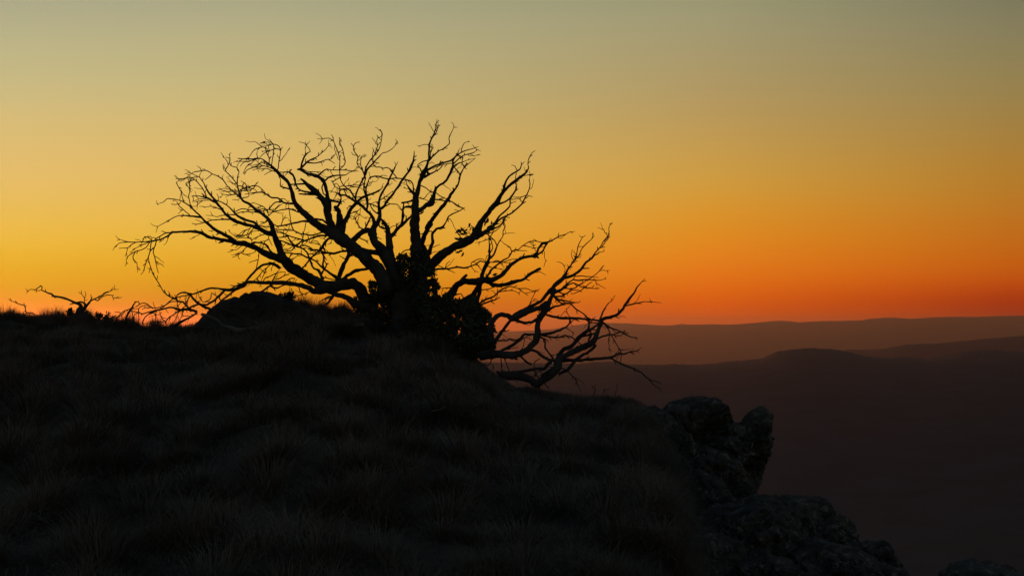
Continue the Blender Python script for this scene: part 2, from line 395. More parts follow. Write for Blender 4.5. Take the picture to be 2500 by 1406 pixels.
rock([(2070,1350),(2097,1321),(2116,1314),(2142,1313),(2161,1311),(2177,1321),(2182,1343),(2186,1364),(2200,1390),(2190,1440),(2100,1450)], 14.0, 0.3,
     "small rounded boulder at the foot of the descending rocks", seed=6)
rock([(2325,1440),(2345,1404),(2378,1394),(2404,1386),(2445,1377),(2468,1382),(2500,1391),(2560,1410),(2620,1460),(2600,1560),(2340,1560)], 11.6, 0.5,
     "separate low rock poking up alone past the end of the boulder steps", seed=7)
rock([(470,800),(495,772),(520,754),(535,741),(557,730),(582,725),(593,726.5),(599,720),(621,714.5),(653,714),(680,722),(706,729),(727,739),(760,760),(800,800),(780,840),(640,860),(500,850)], 21.1, 0.6,
     "large smooth rounded boulder on the hilltop behind the fallen pale limb", seed=8, rough=0.032, mat=M_PLAIN)

rock([(1560,1010),(1600,990),(1640,1010),(1690,1060),(1720,1150),(1700,1230),(1640,1240),(1600,1160),(1570,1080)], 16.6, 0.5, "weathered rock slab between the grass rim and the blunt rock block", seed=9)
rock([(1640,1190),(1700,1150),(1770,1170),(1800,1230),(1790,1320),(1720,1370),(1650,1340),(1620,1260)], 15.5, 0.55, "cracked rock bulge where the grass slope breaks off, above the broad lichened boulder", seed=10)
rock([(1640,1330),(1700,1290),(1780,1310),(1830,1380),(1840,1500),(1700,1560),(1620,1480)], 13.6, 0.5, "craggy rock knob at the slope's foot, in front of the broad lichened boulder", seed=11)
rock([(1930,1350),(2000,1320),(2080,1340),(2150,1370),(2200,1385),(2235,1425),(2240,1520),(1950,1540)], 13.5, 0.6, "flat dark ledge running out below the rounded boulders", seed=12)
rock([(1800,1380),(1870,1350),(1940,1370),(1990,1430),(1980,1540),(1820,1540)], 13.2, 0.45, "squat rock wedged under the broad lichened boulder", seed=13)

# ------------------------------------------------------------------ dead trees, traced limb by limb
# every line is one limb or branch: points "x,y,width" in enlarged photo crops; "T:" picks the crop
TILES = {'A': (280, 280, 4.6875), 'B': (640, 280, 4.6875), 'C': (980, 280, 4.6875), 'D': (280, 540, 4.6875), 'E': (640, 540, 4.6875),
         'F': (980, 540, 4.6875), 'G': (1260, 540, 4.6875), 'H': (1120, 740, 4.8077), 'K': (0, 660, 5.0), 'M': (450, 660, 4.686), 'N': (850, 600, 3.905),
         'P': (540, 540, 9.375), 'Q': (660, 540, 9.375), 'R': (560, 340, 9.375), 'S': (800, 420, 9.375), 'T': (280, 720, 9.375),
         'U': (1320, 620, 9.375), 'V': (540, 420, 9.375), 'W': (560, 660, 9.375)}
BIG = """
@0.0 N:560,900,330 550,760,300 540,640,260 530,540,230 540,430,180
@-.15 E:1420,800,170 1390,700,155 1330,560,150 1190,430,150 1060,310,150 940,230,150 830,150,130 700,80,100 590,10,85 B:500,1140,75 430,1080,65 372,1000,48 345,900,45 318,820,38 280,755,40 210,690,36 165,645,38 110,590,25 50,545,16 0,510,13 A:1640,497,11 1560,510,9 1480,508,6 1410,503,4
V:1700,720,60 1560,720,50 1430,705,48 1370,640,40 1280,590,38 1160,590,36 1080,545,36 1030,510,38 950,470,35 880,465,30 780,475,30 650,490,16 540,510,10
V:1020,495,20 940,400,18 870,340,16 800,320,14 700,325,12 600,345,12 540,360,10 460,325,6 400,315,5
V:800,470,16 820,450,14 770,400,12 680,370,12 590,375,12 500,390,10 440,410,8
V:780,320,10 740,370,10 690,400,9 600,430,8 420,425,7 290,425,6 190,400,5 80,380,5 0,385,4
V:610,440,18 635,500,18 635,540,18 600,580,18 520,590,25 470,620,25
V:570,420,8 570,300,8 540,250,8 480,230,7 450,195,5
V:560,380,8 600,305,8 640,330,8 630,390,6
V:450,540,18 460,420,12 500,310,10 545,250,7
V:440,505,14 280,515,8 180,530,6 80,520,5 0,495,5
V:400,470,8 240,445,7 110,450,6 0,405,4
V:1000,530,14 960,535,8
V:1380,690,30 1260,690,28 1180,740,28 1120,820,26 1090,860,24 1010,850,18 960,840,14 880,860,12 760,870,10 600,865,9 580,850,8 480,845,8 400,870,6 320,910,5
V:1110,860,24 1190,895,24
V:1090,860,18 1000,885,14 930,900,14 880,890,12 780,915,12 700,920,12 600,910,12 500,910,8 350,950,5
V:1870,920,50 1760,915,40 1640,865,34 1540,845,30 1440,860,28 1300,885,26 1200,905,26 1140,950,20 1090,1000,18
V:1090,980,14 1060,920,12 1000,820,8 920,770,6 840,745,6 750,705,4
V:1340,740,12 1250,830,10 1200,890,10
V:1400,730,10 1300,800,10 1240,860,10
V:1330,630,10 1400,610,8 1460,620,8 1510,680,7
Q:1420,330,60 1260,275,40 1180,260,34 1050,300,34 930,325,36 800,305,32 700,290,32 600,250,32 530,205,30 490,110,26 470,0,22 V:1580,1020,16 1550,850,14 1545,740,12
Q:520,210,30 430,210,28 300,200,26 180,190,24 100,180,22
Q:1400,330,50 1260,330,50 1130,330,50 1000,370,50 900,410,45 800,440,40 740,480,35 720,530,30
Q:760,430,40 640,400,30 520,365,28 430,335,28 330,290,26 240,245,22 120,220,20
Q:740,440,30 700,470,40 620,540,45 580,570,50
Q:1500,380,70 1330,400,60 1260,470,60 1200,580,60 1130,670,60 1060,720,40 980,800,40 900,870,50 870,920,40 780,1030,38 700,1110,45 640,1150,50
Q:1760,680,60 1620,690,50 1500,730,55 1380,735,50 1230,720,55 1150,680,55 1050,660,45 930,650,45 860,630,30
Q:1190,720,50 1220,800,45 1215,900,40 1195,1000,45 1230,1090,40
Q:1150,730,25 1060,760,22 980,810,20
Q:1220,820,25 1240,900,25 1280,970,30 1330,970,28
Q:1300,970,35 1260,1060,35 1230,1100,40
Q:1190,1400,90 1160,1230,70 1110,1120,55 1010,1090,50 960,1020,50 930,930,50 905,860,55 870,790,45 840,710,42 770,650,45 680,600,50 580,570,50 520,530,40 460,450,35 420,390,30 400,340,40 330,350,35 260,370,30 140,375,25
Q:540,560,40 430,520,35 330,480,35 250,445,25 150,420,22
Q:540,600,35 490,670,30 400,690,25 330,690,20
Q:880,850,40 800,810,40 700,750,38 560,750,35 480,730,30 340,725,26
Q:480,720,25 460,800,24 410,880,20
Q:510,580,22 420,640,20 320,660,16
Q:680,560,30 800,555,32 880,590,34 950,630,40
Q:900,510,10 980,460,12 1060,455,14 1110,510,14 1150,560,16 1120,650,18
Q:850,470,10 920,505,10 1010,505,10 1120,540,12
Q:1000,400,14 940,465,14
Q:810,40,22 800,130,20 760,270,20 745,380,20 715,480,18
Q:720,780,12 610,800,10 520,870,8
Q:710,640,10 715,780,12
Q:1560,1350,120 1400,1210,60 1230,1090,50 1130,1010,45 1070,940,40 950,870,40
Q:1170,1200,50 1230,1100,45
Q:1070,940,20 1065,860,14
E:870,690,60 890,600,55 940,490,50 980,410,45 990,360,40
Q:1720,870,30 1580,790,16
E:970,430,25 1040,370,25
E:900,690,60 980,620,40 1080,565,38 1170,550,35 1250,540,30 1300,520,30
@.35 E:1200,960,180 1170,880,150 1130,790,130 1060,720,120 950,720,130 800,750,140 690,740,140 580,680,130 440,600,125 330,530,120 260,450,110 180,430,95 80,390,80 0,355,75 D:1690,352,70 1590,295,62 1500,262,60 1400,245,55 1300,225,42 1150,200,38 1060,170,38 990,130,36 900,118,34 780,122,24 660,130,20 600,175,16 520,212,16 430,228,20 330,238,12 250,240,9 160,240,7 60,210,4
E:1080,960,110 980,880,70 860,840,60 760,800,60 690,780,60
E:770,860,24 680,905,14
E:800,870,36 740,950,24
D:660,130,16 590,135,14 530,165,12 460,210,12
D:430,225,10 390,190,8 340,180,8 320,230,7 300,270,6
D:410,235,12 330,265,10 280,290,8 230,310,5
D:400,245,9 360,300,8 300,330,8 230,350,7 170,385,5 135,430,4 133,470,3
D:240,345,6 210,400,5 215,440,5 255,480,5 258,540,3
D:250,240,7 190,270,6 150,310,5 135,360,3
D:150,305,4 50,312,3
D:160,238,5 70,245,4 20,275,3
D:480,215,14 460,290,12 410,340,12 380,420,12 350,500,8 325,580,7 300,610,5
D:455,300,8 440,350,7 460,420,6 475,500,6 500,595,3
D:560,210,8 530,235,5
D:420,235,12 405,340,11 385,420,11 405,500,9 440,610,7 510,720,8 550,795,10 600,845,14 680,890,16
D:410,520,6 395,590,4
D:970,125,14 1030,155,10 1100,180,6
D:1240,235,20 1190,248,12
D:950,115,10 910,95,6
D:1400,250,45 1330,195,42 1200,125,38 1120,75,36 1030,0,28 A:980,1160,24 920,1105,20 870,1055,18 790,1000,15 740,980,10 690,970,9 600,962,8 560,1000,5 490,1025,4
A:990,1175,24 900,1165,20 820,1158,16 735,1155,12 680,1175,9 600,1220,8 540,1255,6 495,1275,4
A:860,1150,10 800,1100,9 740,1045,9 720,1020,9 700,1030,8 650,1025,10
A:870,1055,14 855,980,11 845,930,11 865,870,9 855,800,9 870,740,8 900,720,7 940,715,6
A:790,1000,12 770,930,10 760,880,8 730,830,7 710,790,5
A:855,845,8 815,785,5 860,765,5 910,745,5
A:735,1030,8 720,1005,7 695,985,4
D:1200,140,10 1165,155,6
@-.1 E:260,450,100 220,360,85 160,220,70 130,120,62 105,30,52 V:1100,1090,85 1000,1000,70 900,930,65 800,860,60 700,780,60 600,710,55 500,670,55 450,600,40 350,510,30 240,420,24 130,310,20 40,180,18 A:1180,705,9 1120,680,12 1080,655,7 1040,640,6 960,650,5 900,660,5 860,690,4
V:450,600,55 430,520,45 400,420,35 370,300,28 370,230,30 375,110,24 400,40,16 410,0,14 A:1400,610,8 1330,585,7 1312,540,6 1318,475,4
A:1310,500,5 1270,485,3
V:340,250,24 230,110,22 120,0,18 A:1270,650,9 1275,620,8 1300,580,6 1285,530,5 1250,487,3
V:230,100,14 160,105,8
A:1240,740,9 1230,720,9 1245,690,6
A:1400,785,10 1340,795,6
A:1110,685,7 1070,720,6 1030,750,5
P:1180,300,130 1020,260,120 V:850,1290,95 720,1250,85 600,1215,82 400,1150,78 220,1075,75 120,980,62 0,830,56 A:1180,1030,32 1150,985,28 1110,930,24 1070,885,22 1035,825,18 1025,790,13 970,720,10 900,685,7 865,668,5
V:900,1290,60 800,1190,62 720,1140,60 560,1100,58 380,1010,50 300,930,45 200,820,32 100,740,28 0,690,24 A:1180,985,13 1130,975,12
A:1180,1020,28 1120,990,24 1060,955,22 1000,940,16 940,930,11 880,930,8
A:1055,950,14 1010,850,12 970,800,10 940,765,9 900,735,9 850,715,8 780,735,6 695,735,4
A:900,735,6 860,715,5 820,720,5 780,750,4
A:775,735,6 705,775,3
A:1060,960,12 980,965,10 930,975,6
A:1060,980,8 990,985,7 960,990,5
A:1000,990,5 960,1020,5 935,1050,3
A:1050,940,14 1020,920,10 990,900,6
A:1210,1085,14 1150,1060,10 1100,1050,9 1030,1060,6
A:1105,1048,7 1090,1025,5
A:1400,1145,16 1310,1145,12 1220,1155,10 1170,1170,8 1130,1160,5
A:1310,1200,20 1200,1200,14 1110,1210,12 1030,1235,10 940,1255,8 885,1245,5
A:935,1255,7 925,1270,6
A:1110,1205,8 1060,1190,5
A:1275,1030,12 1290,1010,8 1285,965,5
A:1185,985,10 1190,950,6 1170,905,4
P:990,300,16 850,350,14 720,420,12 700,470,14 680,530,14
P:660,170,12 600,280,12 590,360,12 650,380,14 700,440,16
P:730,180,10 640,280,10 560,320,8 420,390,6
P:640,180,10 500,230,8 380,330,5
P:560,210,6 460,330,5 350,420,5
P:700,390,12 540,390,10 440,380,8
P:520,350,8 400,330,7 290,320,6 190,240,4
P:830,220,8 700,240,10 640,300,10 620,370,8
P:1290,800,50 1170,730,45 1090,640,40 1060,570,36 1000,520,34 880,495,32 760,480,32 680,520,30
P:1090,640,22 1040,600,20 960,610,18 870,640,14
P:1100,410,10 1000,460,9 970,530,8 950,600,8 970,700,8
P:770,480,8 775,600,7
P:900,530,8 870,620,8
P:1080,380,12 1130,480,12 1170,560,14
P:580,590,20 500,680,18 420,750,16 340,800,12 255,828,8
P:420,740,10 310,775,7
P:770,710,14 640,755,12 530,760,12 460,720,10
P:870,770,14 850,880,12 830,960,10 805,1080,8
P:850,880,6 740,910,5 640,950,5
P:390,565,8 320,610,5
P:470,560,8 360,650,6 280,665,5
P:1220,970,14 1140,940,10 1080,935,7
P:1185,1010,10 1150,1090,8 1148,1140,6
P:1360,1070,14 1260,1200,14 1200,1310,14 1160,1380,14
P:1560,1210,26 1440,1250,24 1330,1310,28 1200,1340,16 1150,1390,14
P:1480,1160,10 1350,1165,9 1260,1190,8 1120,1260,8 1020,1290,7 975,1350,5
P:1690,1310,26 1600,1310,26 1500,1370,26
P:1690,1330,14 1620,1400,14
P:1730,1330,14 1690,1400,12
V:1060,1100,60 1000,1160,30 900,1200,16 850,1230,12
P:850,90,14 1000,120,12 1130,140,12
P:900,110,10 1000,140,10 1060,190,10
P:1120,70,8 1060,120,6
B:560,1220,36 470,1220,22 350,1245,20 230,1270,18 170,1275,16 130,1250,12
B:215,1270,12 235,1215,10 270,1155,6
B:235,1210,10 240,1170,7 230,1140,5
Q:310,190,16 300,290,14 310,340,14
Q:620,1110,12 490,1010,12
Q:860,1200,16 840,1110,8
Q:1210,1280,24 1360,1320,24 1500,1350,24
@-.35 E:960,220,120 860,120,110 B:800,1290,95 765,1180,85 735,1060,80 695,975,68 640,910,62 590,860,68 540,815,48 490,775,40 440,735,18
B:760,1090,75 750,980,60 740,890,42 722,800,42 690,740,42 640,712,42 560,690,30 490,660,30 445,625,42 400,630,16
B:445,615,24 460,540,20 490,470,18 520,440,14 550,425,10 535,385,8 500,350,5
B:460,600,26 510,545,24 570,510,16 640,475,12 690,430,10 730,395,7 765,345,4
B:520,550,18 600,555,14 670,540,13 740,515,11 790,510,9 810,485,6
B:760,515,6 835,562,3
B:460,620,8 530,655,7 600,680,5
B:540,655,6 590,655,5 660,655,4
B:645,695,18 690,655,18 740,625,14 790,635,12 880,635,11 960,635,8 1040,645,5 1085,610,4
B:715,760,22 760,720,20 820,700,18 900,695,16 960,690,12 1000,660,10 1050,650,7
B:710,770,16 685,830,16 700,900,16 725,920,16
B:640,910,40 560,915,24 420,910,16
B:640,920,40 560,895,26 480,880,22 420,855,20 385,800,22 375,740,24 350,690,22 310,660,18 250,660,14 200,660,12 160,650,10
B:380,745,14 350,740,8
B:310,660,12 340,630,6
B:405,850,16 383,850,12
B:580,830,30 500,795,18 420,795,18 310,800,16
B:325,855,20 250,835,18 210,820,16 210,760,9 205,720,8
@.3 B:890,1330,95 885,1200,80 880,1110,60 850,1080,60 830,1060,50
B:860,1060,30 890,1010,26 905,960,16 890,900,12 880,860,12
B:750,970,36 830,990,24 905,1005,20
B:690,990,30 650,960,20 615,950,10
B:780,1280,30 690,1205,25 580,1190,18
@.25 B:905,1340,85 945,1230,60 985,1140,48 S:480,930,80 560,810,75 650,720,80 700,660,70 800,590,65 870,560,60 880,500,55
S:680,690,70 640,640,55 650,520,50 690,400,42 750,280,38 810,170,38 840,120,45 B:1175,690,24 1180,640,20 1200,580,18 1240,520,16 1290,460,14 1330,410,12 1355,350,10 1370,260,8 1375,215,7 1358,180,4
B:1170,690,22 1150,640,14 1100,590,12 1085,550,10 1095,510,9 1095,480,9 1060,430,9 1045,400,8 1050,350,7 1080,320,6 1120,315,4
B:1095,470,8 1040,460,6 1025,430,5
B:1145,640,12 1125,560,10 1135,500,10 1165,475,6
B:1135,495,8 1128,475,6
B:1180,690,26 1210,620,20 1280,545,18 1340,480,14 1380,440,10 1430,430,9 1490,390,7 1540,335,4
B:1250,520,8 1280,470,10 1300,420,8 1325,350,7 1310,310,7 1325,255,6 1310,240,4
B:1285,440,7 1265,380,4
B:1320,250,6 1360,290,6
B:1270,545,14 1340,558,6
B:1265,555,10 1300,600,12 1350,600,12 1390,615,12 1420,605,12 1460,620,12 1500,670,12 1530,710,12
S:690,720,80 600,650,60 480,570,55 420,540,45 300,520,30 220,490,20
S:640,620,50 580,530,45 520,430,40 440,370,35 380,320,30 310,220,22 280,130,20 275,0,20 B:885,600,11 890,520,10 870,430,9 840,360,8 815,300,7 780,300,4
B:815,300,6 760,270,6 690,280,4
B:815,298,6 810,260,5 790,230,3
B:890,630,8 945,570,8 950,530,7 935,470,7 925,410,7 890,320,6 885,265,4
B:890,310,5 905,285,3
S:275,130,16 180,180,14 120,240,12 150,310,14 210,370,16 280,400,20
S:140,285,10 200,260,9 250,310,10 270,380,12
S:120,240,10 75,205,8
S:380,325,14 260,330,14
S:400,330,18 480,315,20 620,300,14 720,305,12 800,290,12
S:500,320,16 600,340,10 700,350,10 760,370,9 810,420,9
S:470,400,30 360,400,40 280,400,40
S:470,390,25 540,340,12
S:370,410,25 430,530,30
S:240,490,20 190,470,14 120,460,8
S:250,490,18 300,560,20 300,650,22 250,700,26
S:220,510,12 130,640,10
S:150,650,12 260,610,10
S:480,330,14 490,240,6
S:300,400,24 270,470,24 250,490,24
S:880,540,55 840,440,40 830,340,38 850,220,30 870,120,30
S:880,550,70 900,660,65 905,760,60 900,860,55
S:885,500,45 880,400,38 900,280,38 930,220,30 940,170,26 980,120,30 1080,100,32 1180,110,34 1280,140,30 1400,160,30 1550,140,28 1700,160,30 1800,180,30 B:1700,760,16 1725,800,16 1730,870,16 1740,900,18
S:1180,105,14 1280,75,10 1360,100,6
S:920,235,14 980,235,14
S:880,540,50 1000,505,45 1100,470,42 1180,420,36 1240,375,14
S:1140,455,12 1180,465,8
S:920,660,14 990,610,8
S:920,740,30 1000,740,26 1080,770,30 1140,800,36
S:990,740,18 1080,690,16 1150,685,16
S:980,750,26 990,790,26 1030,860,28 1090,920,32 1160,960,40
S:730,700,10 800,650,12 870,650,8
S:890,700,8 840,760,10 800,700,8
@-.2 E:1540,700,180 1510,620,165 1440,450,140 1370,330,130 1290,230,95 1255,150,95 S:1050,1290,130 1150,1150,100 1190,1000,90 1190,850,80 1170,720,60 1180,620,55 1230,500,55 1300,390,50 1370,260,45 1420,140,42 1490,0,36 B:1515,610,16 1532,580,8
S:1040,1300,130 1060,1180,95 1040,1060,80 980,970,75 900,890,70 800,800,75 700,710,80
S:1380,240,16 1375,160,16
S:1200,860,70 1290,780,65 1360,660,60 1440,570,60 1500,500,60 1560,410,55 1640,290,60 1720,170,55 1790,80,50 1850,0,44 B:1690,630,30 1715,570,30 1735,530,30 1735,490,16 1740,450,12 1740,415,7
B:1740,530,14 1765,510,6
S:1180,660,16 1330,560,14 1480,450,8
S:1340,565,8 1490,605,5
S:1660,300,16 1690,330,10
S:1330,700,14 1270,690,8
S:1350,705,10 1450,735,10 1580,740,11 1640,790,11 1700,870,12
S:1210,1070,50 1300,1160,50 1360,1250,60 1400,1380,60
S:1170,1180,40 1190,1250,40 1260,1290,45 1370,1300,50
S:1250,1110,24 1310,1095,10
S:1340,1220,12 1410,1160,8
S:1380,1310,14 1490,1240,12 1590,1220,6
S:1220,1170,10 1270,1230,12 1280,1280,12
@.2 E:1560,650,150 1500,520,120 1470,400,100 1455,250,85 1445,130,65 1430,60,50 1380,0,40
E:1455,200,55 1530,110,42 1590,45,40 S:1700,1160,62 1725,1000,60 1720,880,52 1735,780,34 1735,720,28
S:1735,715,30 1690,700,34
S:1735,850,40 1760,810,40 1800,790,40 1870,780,40
S:1735,710,34 1870,680,30
S:1700,1190,40 1790,1110,36 1880,1030,30
E:1370,370,60 1240,350,55 1130,340,50
E:1020,240,70 1080,180,60 1150,120,65 1230,110,70 1290,140,70
S:850,1320,45 930,1150,40 980,1040,36
S:830,1320,30 740,1270,30 690,1190,30 650,1130,28 640,1050,24 590,1020,14 500,1000,12
S:650,1040,10 690,990,9 760,960,5
S:950,1140,10 1000,1120,8
S:500,980,14 600,910,14 690,890,12 760,830,12
S:690,890,9 610,1020,5
E:1130,200,14 1180,220,14 1215,260,8
E:1290,170,10 1370,210,6
E:1720,320,16 1640,335,14 1600,360,14 1580,390,12 1560,420,12
@.05 F:180,640,190 195,520,180 175,350,140 170,200,120 150,100,115 155,0,110 C:165,1200,105 165,1100,95 155,1020,80 165,950,70 185,880,55 205,800,45 225,740,48 250,680,60 280,620,45 300,560,30 315,500,28 315,430,24 318,350,22 335,300,18 375,220,16 390,160,10 385,110,7
C:345,275,14 390,220,12 415,170,9 430,130,4
C:415,160,6 408,125,4
C:388,120,6 412,80,6 430,65,3
C:315,345,10 270,342,8 215,355,5
C:330,490,10 335,420,14 355,390,8
C:315,520,24 370,470,20 430,415,16 490,385,14 550,330,12 545,270,9 570,210,8 600,145,4
C:490,385,10 530,388,4
C:300,525,14 240,540,12 185,580,12 215,620,14 235,670,16
C:290,640,30 380,590,24 470,555,22 560,530,20 600,500,20 640,460,16 690,430,14 760,405,10 820,390,10 880,370,6
C:685,425,10 695,370,9 720,325,8 760,312,4
C:400,600,12 470,575,11 560,558,10
C:260,715,36 330,680,22 400,645,14 440,620,10 465,590,5
C:180,1110,60 270,1050,50 340,1010,70 360,960,60 375,900,40 400,840,32 450,800,30 510,760,30 550,690,26 580,630,34 590,580,24 590,530,24 610,490,16 640,455,14
C:600,560,16 650,510,14 700,475,14 750,455,11 830,435,10 862,412,5
C:590,610,20 650,560,16 700,545,12 760,520,6
C:600,600,14 650,655,14 670,690,16
C:625,445,8 660,470,9 700,490,10 695,560,8 715,600,8
F:220,290,75 240,230,60 280,120,55 340,30,50 C:290,1300,52 360,1190,46 420,1110,44 480,1040,42 530,970,38 560,920,34 600,870,30 640,820,22 660,760,20 672,690,22 700,640,16 725,590,12 750,555,6
C:715,615,10 760,570,8 825,518,5
C:600,870,20 590,835,12
F:285,120,20 340,115,14
C:215,810,14 280,840,12 330,880,12 390,890,11 440,930,10 520,970,9 600,1010,9 660,1050,8 715,1075,5
C:330,885,8 300,910,6 270,950,6 240,965,8 190,950,10
C:370,970,16 440,975,18 500,990,14 580,1000,11 640,1050,8 700,1070,6
F:320,380,55 335,300,45 360,230,36 355,150,34 400,90,34 470,70,26 C:510,1230,18 540,1165,16 600,1130,14 660,1105,12 700,1080,8
F:460,75,26 500,78,12
C:205,1140,20 245,1120,16 250,1100,12
C:140,1040,40 90,1060,24 40,1060,18
C:150,920,36 100,860,26 60,800,10
C:140,980,30 60,1000,20 0,1010,16
C:130,1150,16 0,1280,24
F:350,305,10 440,265,6
F:340,365,8 410,345,4
F:300,480,100 270,380,95 240,300,90
@-.3 F:180,660,120 320,530,110 400,440,110 470,380,100 560,320,95 680,260,95 780,220,95 850,150,85 900,40,75 C:920,1220,65 980,1140,55 1050,1050,55 1100,1010,70 1130,930,45 1180,870,36 1240,810,34 1300,760,32 1370,710,28 1430,660,20 1455,610,14 1448,560,9 1460,500,8 1490,440,8 1530,415,4
C:1165,890,36 1180,820,34 1200,760,22 1240,700,22 1310,655,20 1360,620,16 1375,570,12 1370,540,7
C:1378,570,10 1410,540,4
C:1325,645,8 1300,590,6 1260,578,4
C:1315,660,10 1305,730,9 1315,800,12 1310,870,20
C:1100,1030,26 1180,1000,20 1240,960,22 1280,910,22 1310,860,20 1320,820,8
F:850,190,60 970,120,50 1040,60,40 C:1090,1210,26 1130,1150,20 1200,1095,20 1240,1050,18 1245,1000,18 1245,960,18
C:1050,1280,26 1130,1195,22 1200,1160,18 1270,1120,18 1330,1070,18 1380,1020,18 1410,960,16 1440,910,14 1460,860,10 1470,800,9 1465,750,6 1472,700,4
C:1440,920,8 1360,945,9 1280,945,8
C:1245,980,8 1340,960,10 1370,990,8
C:1440,925,7 1500,940,3
C:1245,1015,9 1315,992,6
C:1475,790,8 1455,745,5
C:1390,705,8 1450,690,6 1510,682,4
F:1000,110,24 1110,65,20 1150,30,18 1170,-10,10
F:970,150,12 1030,130,10 1080,110,8 1140,60,7
F:620,345,10 650,350,8 700,345,6
F:940,130,14 1000,160,10 1060,215,8 1090,270,9
@-.25 F:480,980,110 560,850,95 640,730,80 730,690,75 850,690,75 950,670,70 1050,670,55 1140,620,50 1200,560,42 1260,490,42 1340,440,36 1400,410,36 1500,400,30 1550,360,26 1570,310,24 1620,250,30 1680,240,20 1740,210,14 1810,170,10 G:545,160,12 615,125,4
F:1530,400,26 1610,350,22 1650,280,20 1680,240,16
F:1500,400,26 1570,412,14
F:970,690,45 1080,735,45 1200,720,45 1310,690,42 1410,660,38 1480,600,36 1590,540,36
F:1420,660,16 1470,680,8
F:690,690,60 720,640,34 750,615,28
F:590,760,12 480,765,10 420,775,8
F:920,680,60 930,590,50 960,520,45 1000,450,34 1005,380,26 1010,300,20 1005,240,14 1000,150,10
F:1000,440,26 1060,380,22 1090,300,20 1120,230,12 1160,180,9 1165,110,7 1190,60,6 1180,30,4
F:1010,370,14 1045,310,12 1030,230,9 1010,190,8 1050,130,5
F:1090,275,9 1060,215,8 1000,205,7 900,240,6
F:960,670,30 1020,570,22 1080,510,20 1160,450,18 1230,410,16 1270,340,14 1330,330,10 1390,280,10 1460,235,9 1530,228,9 1620,245,10
F:1260,350,8 1245,300,6 1180,260,5 1150,230,4
F:1395,280,6 1450,290,6 1510,308,5 1515,285,3
F:1320,335,6 1440,338,3
F:1550,228,6 1510,205,4
F:300,570,30 420,548,24 540,545,22 650,525,20 720,535,18 790,515,16 860,490,16 900,455,16 960,470,12 1050,470,12 1130,465,14 1230,480,6
F:800,510,12 800,475,10 870,440,12 920,430,9 960,460,8
F:500,545,9 515,490,8 555,455,5
F:490,540,10 420,505,10
F:530,555,7 615,592,4
F:870,500,8 930,575,6
F:1040,470,9 1090,450,10 1160,470,12 1250,440,8 1340,430,5
F:1130,480,8 1180,530,4
F:980,510,8 1040,535,6 1130,545,4
F:900,720,60 830,830,60 760,880,55 720,930,50
F:900,720,50 890,840,44 860,930,50 850,980,60
F:870,955,24 960,900,22 1060,860,20 1120,800,18 1180,765,16 1250,745,14 1330,770,10 1430,770,9 1480,790,8 1540,800,6
F:1340,772,8 1400,815,6 1450,850,3
F:1110,810,12 1210,795,10 1290,795,9 1345,825,5
F:870,975,22 1000,920,20 1060,905,16 1125,870,10
F:900,790,14 1000,775,10 1100,740,10
F:700,890,22 780,850,20 860,840,16
F:590,855,14 680,828,12
@.7 E:720,760,130 600,800,70 520,755,55 440,735,55 330,715,52 220,705,50 100,705,48 D:1687,702,42 1600,702,38 1530,700,36 1470,740,40 1380,780,42 1280,785,34 1180,768,22 1080,770,20 1000,795,18 930,825,18 860,842,16 790,855,12 720,870,10 690,890,10
D:1500,715,26 1440,720,22 1380,745,18 1310,785,14
E:200,530,40 130,490,34 50,490,28 D:1690,505,26 1620,560,26 1560,620,26 1500,690,24 1440,740,22
P:1120,1000,20 1030,1080,22 950,1140,20 870,1250,18 800,1320,16 710,1390,10
P:1040,1070,16 1000,1170,16 950,1280,20 915,1370,10
D:1260,790,28 1180,870,28 1060,955,26 960,950,20 880,980,24 850,1000,30
D:1380,785,26 1300,850,22 1230,900,18 1150,990,16
D:1190,860,18 1225,930,16
D:1205,880,10 1150,845,10 1110,820,9 1100,880,8 1060,920,7 1010,925,7 990,890,5
D:1110,1010,30 1010,970,28 930,920,28 870,850,24 820,820,20 760,820,16 715,845,14 710,900,14
D:865,850,14 840,890,14 820,960,12 770,1000,10
T:1880,380,60 1700,330,60 1500,340,60 1350,290,45 1250,285,40 1150,310,38 1000,345,50 900,360,40 760,400,30 640,435,30 560,410,28 440,375,24 350,370,20
T:1690,300,40 1600,200,45 1560,160,40 1440,140,45 1400,80,35 1300,60,28 1200,0,24
T:1330,90,24 1240,160,24 1150,240,22 1000,295,22 900,300,22 820,270,20 740,200,18 650,180,16 570,215,12 520,250,10 440,290,8
T:1440,150,16 1330,150,14 1240,180,14 1160,240,14 1080,300,14
T:870,310,20 770,240,18 680,240,16 590,270,16 550,320,14 545,400,18 550,500,18 550,640,16
T:550,310,12 450,325,12
T:810,290,14 700,290,12 630,330,8
T:700,290,10 680,265,8
T:260,690,45 255,560,45 290,460,45 340,380,50 400,290,45 440,210,40 470,170,25 545,145,12
T:370,310,18 270,350,18 210,370,20 140,430,16 60,500,12 0,545,8
T:230,380,14 170,450,12 80,500,12 0,600,8
T:150,410,10 40,385,7 0,395,5
T:380,370,20 410,420,18 410,520,18 410,660,20
T:530,405,18 460,450,18 430,520,16 430,640,16
T:960,380,26 850,405,26 750,460,28 680,530,28 630,650,30
T:1480,350,40 1420,400,35 1330,460,30 1240,520,30 1190,580,28 1150,640,26
T:1160,605,20 1000,620,18 850,605,16 750,650,14
T:1490,360,26 1440,440,22 1400,540,20 1380,590,20 1320,660,18
T:950,390,12 935,460,12 945,590,12
T:1030,370,14 1050,480,12 1100,560,12 1160,600,12
T:1580,350,14 1540,460,14 1500,560,14 1460,600,14
T:1870,420,40 1750,500,40 1620,560,50 1520,620,60 1400,690,60 1320,760,40
T:1740,490,20 1600,480,18 1530,500,14
T:1440,150,12 1430,230,12 1480,310,12
T:1510,20,16 1490,110,12
T:1700,30,20 1680,110,16 1620,210,14
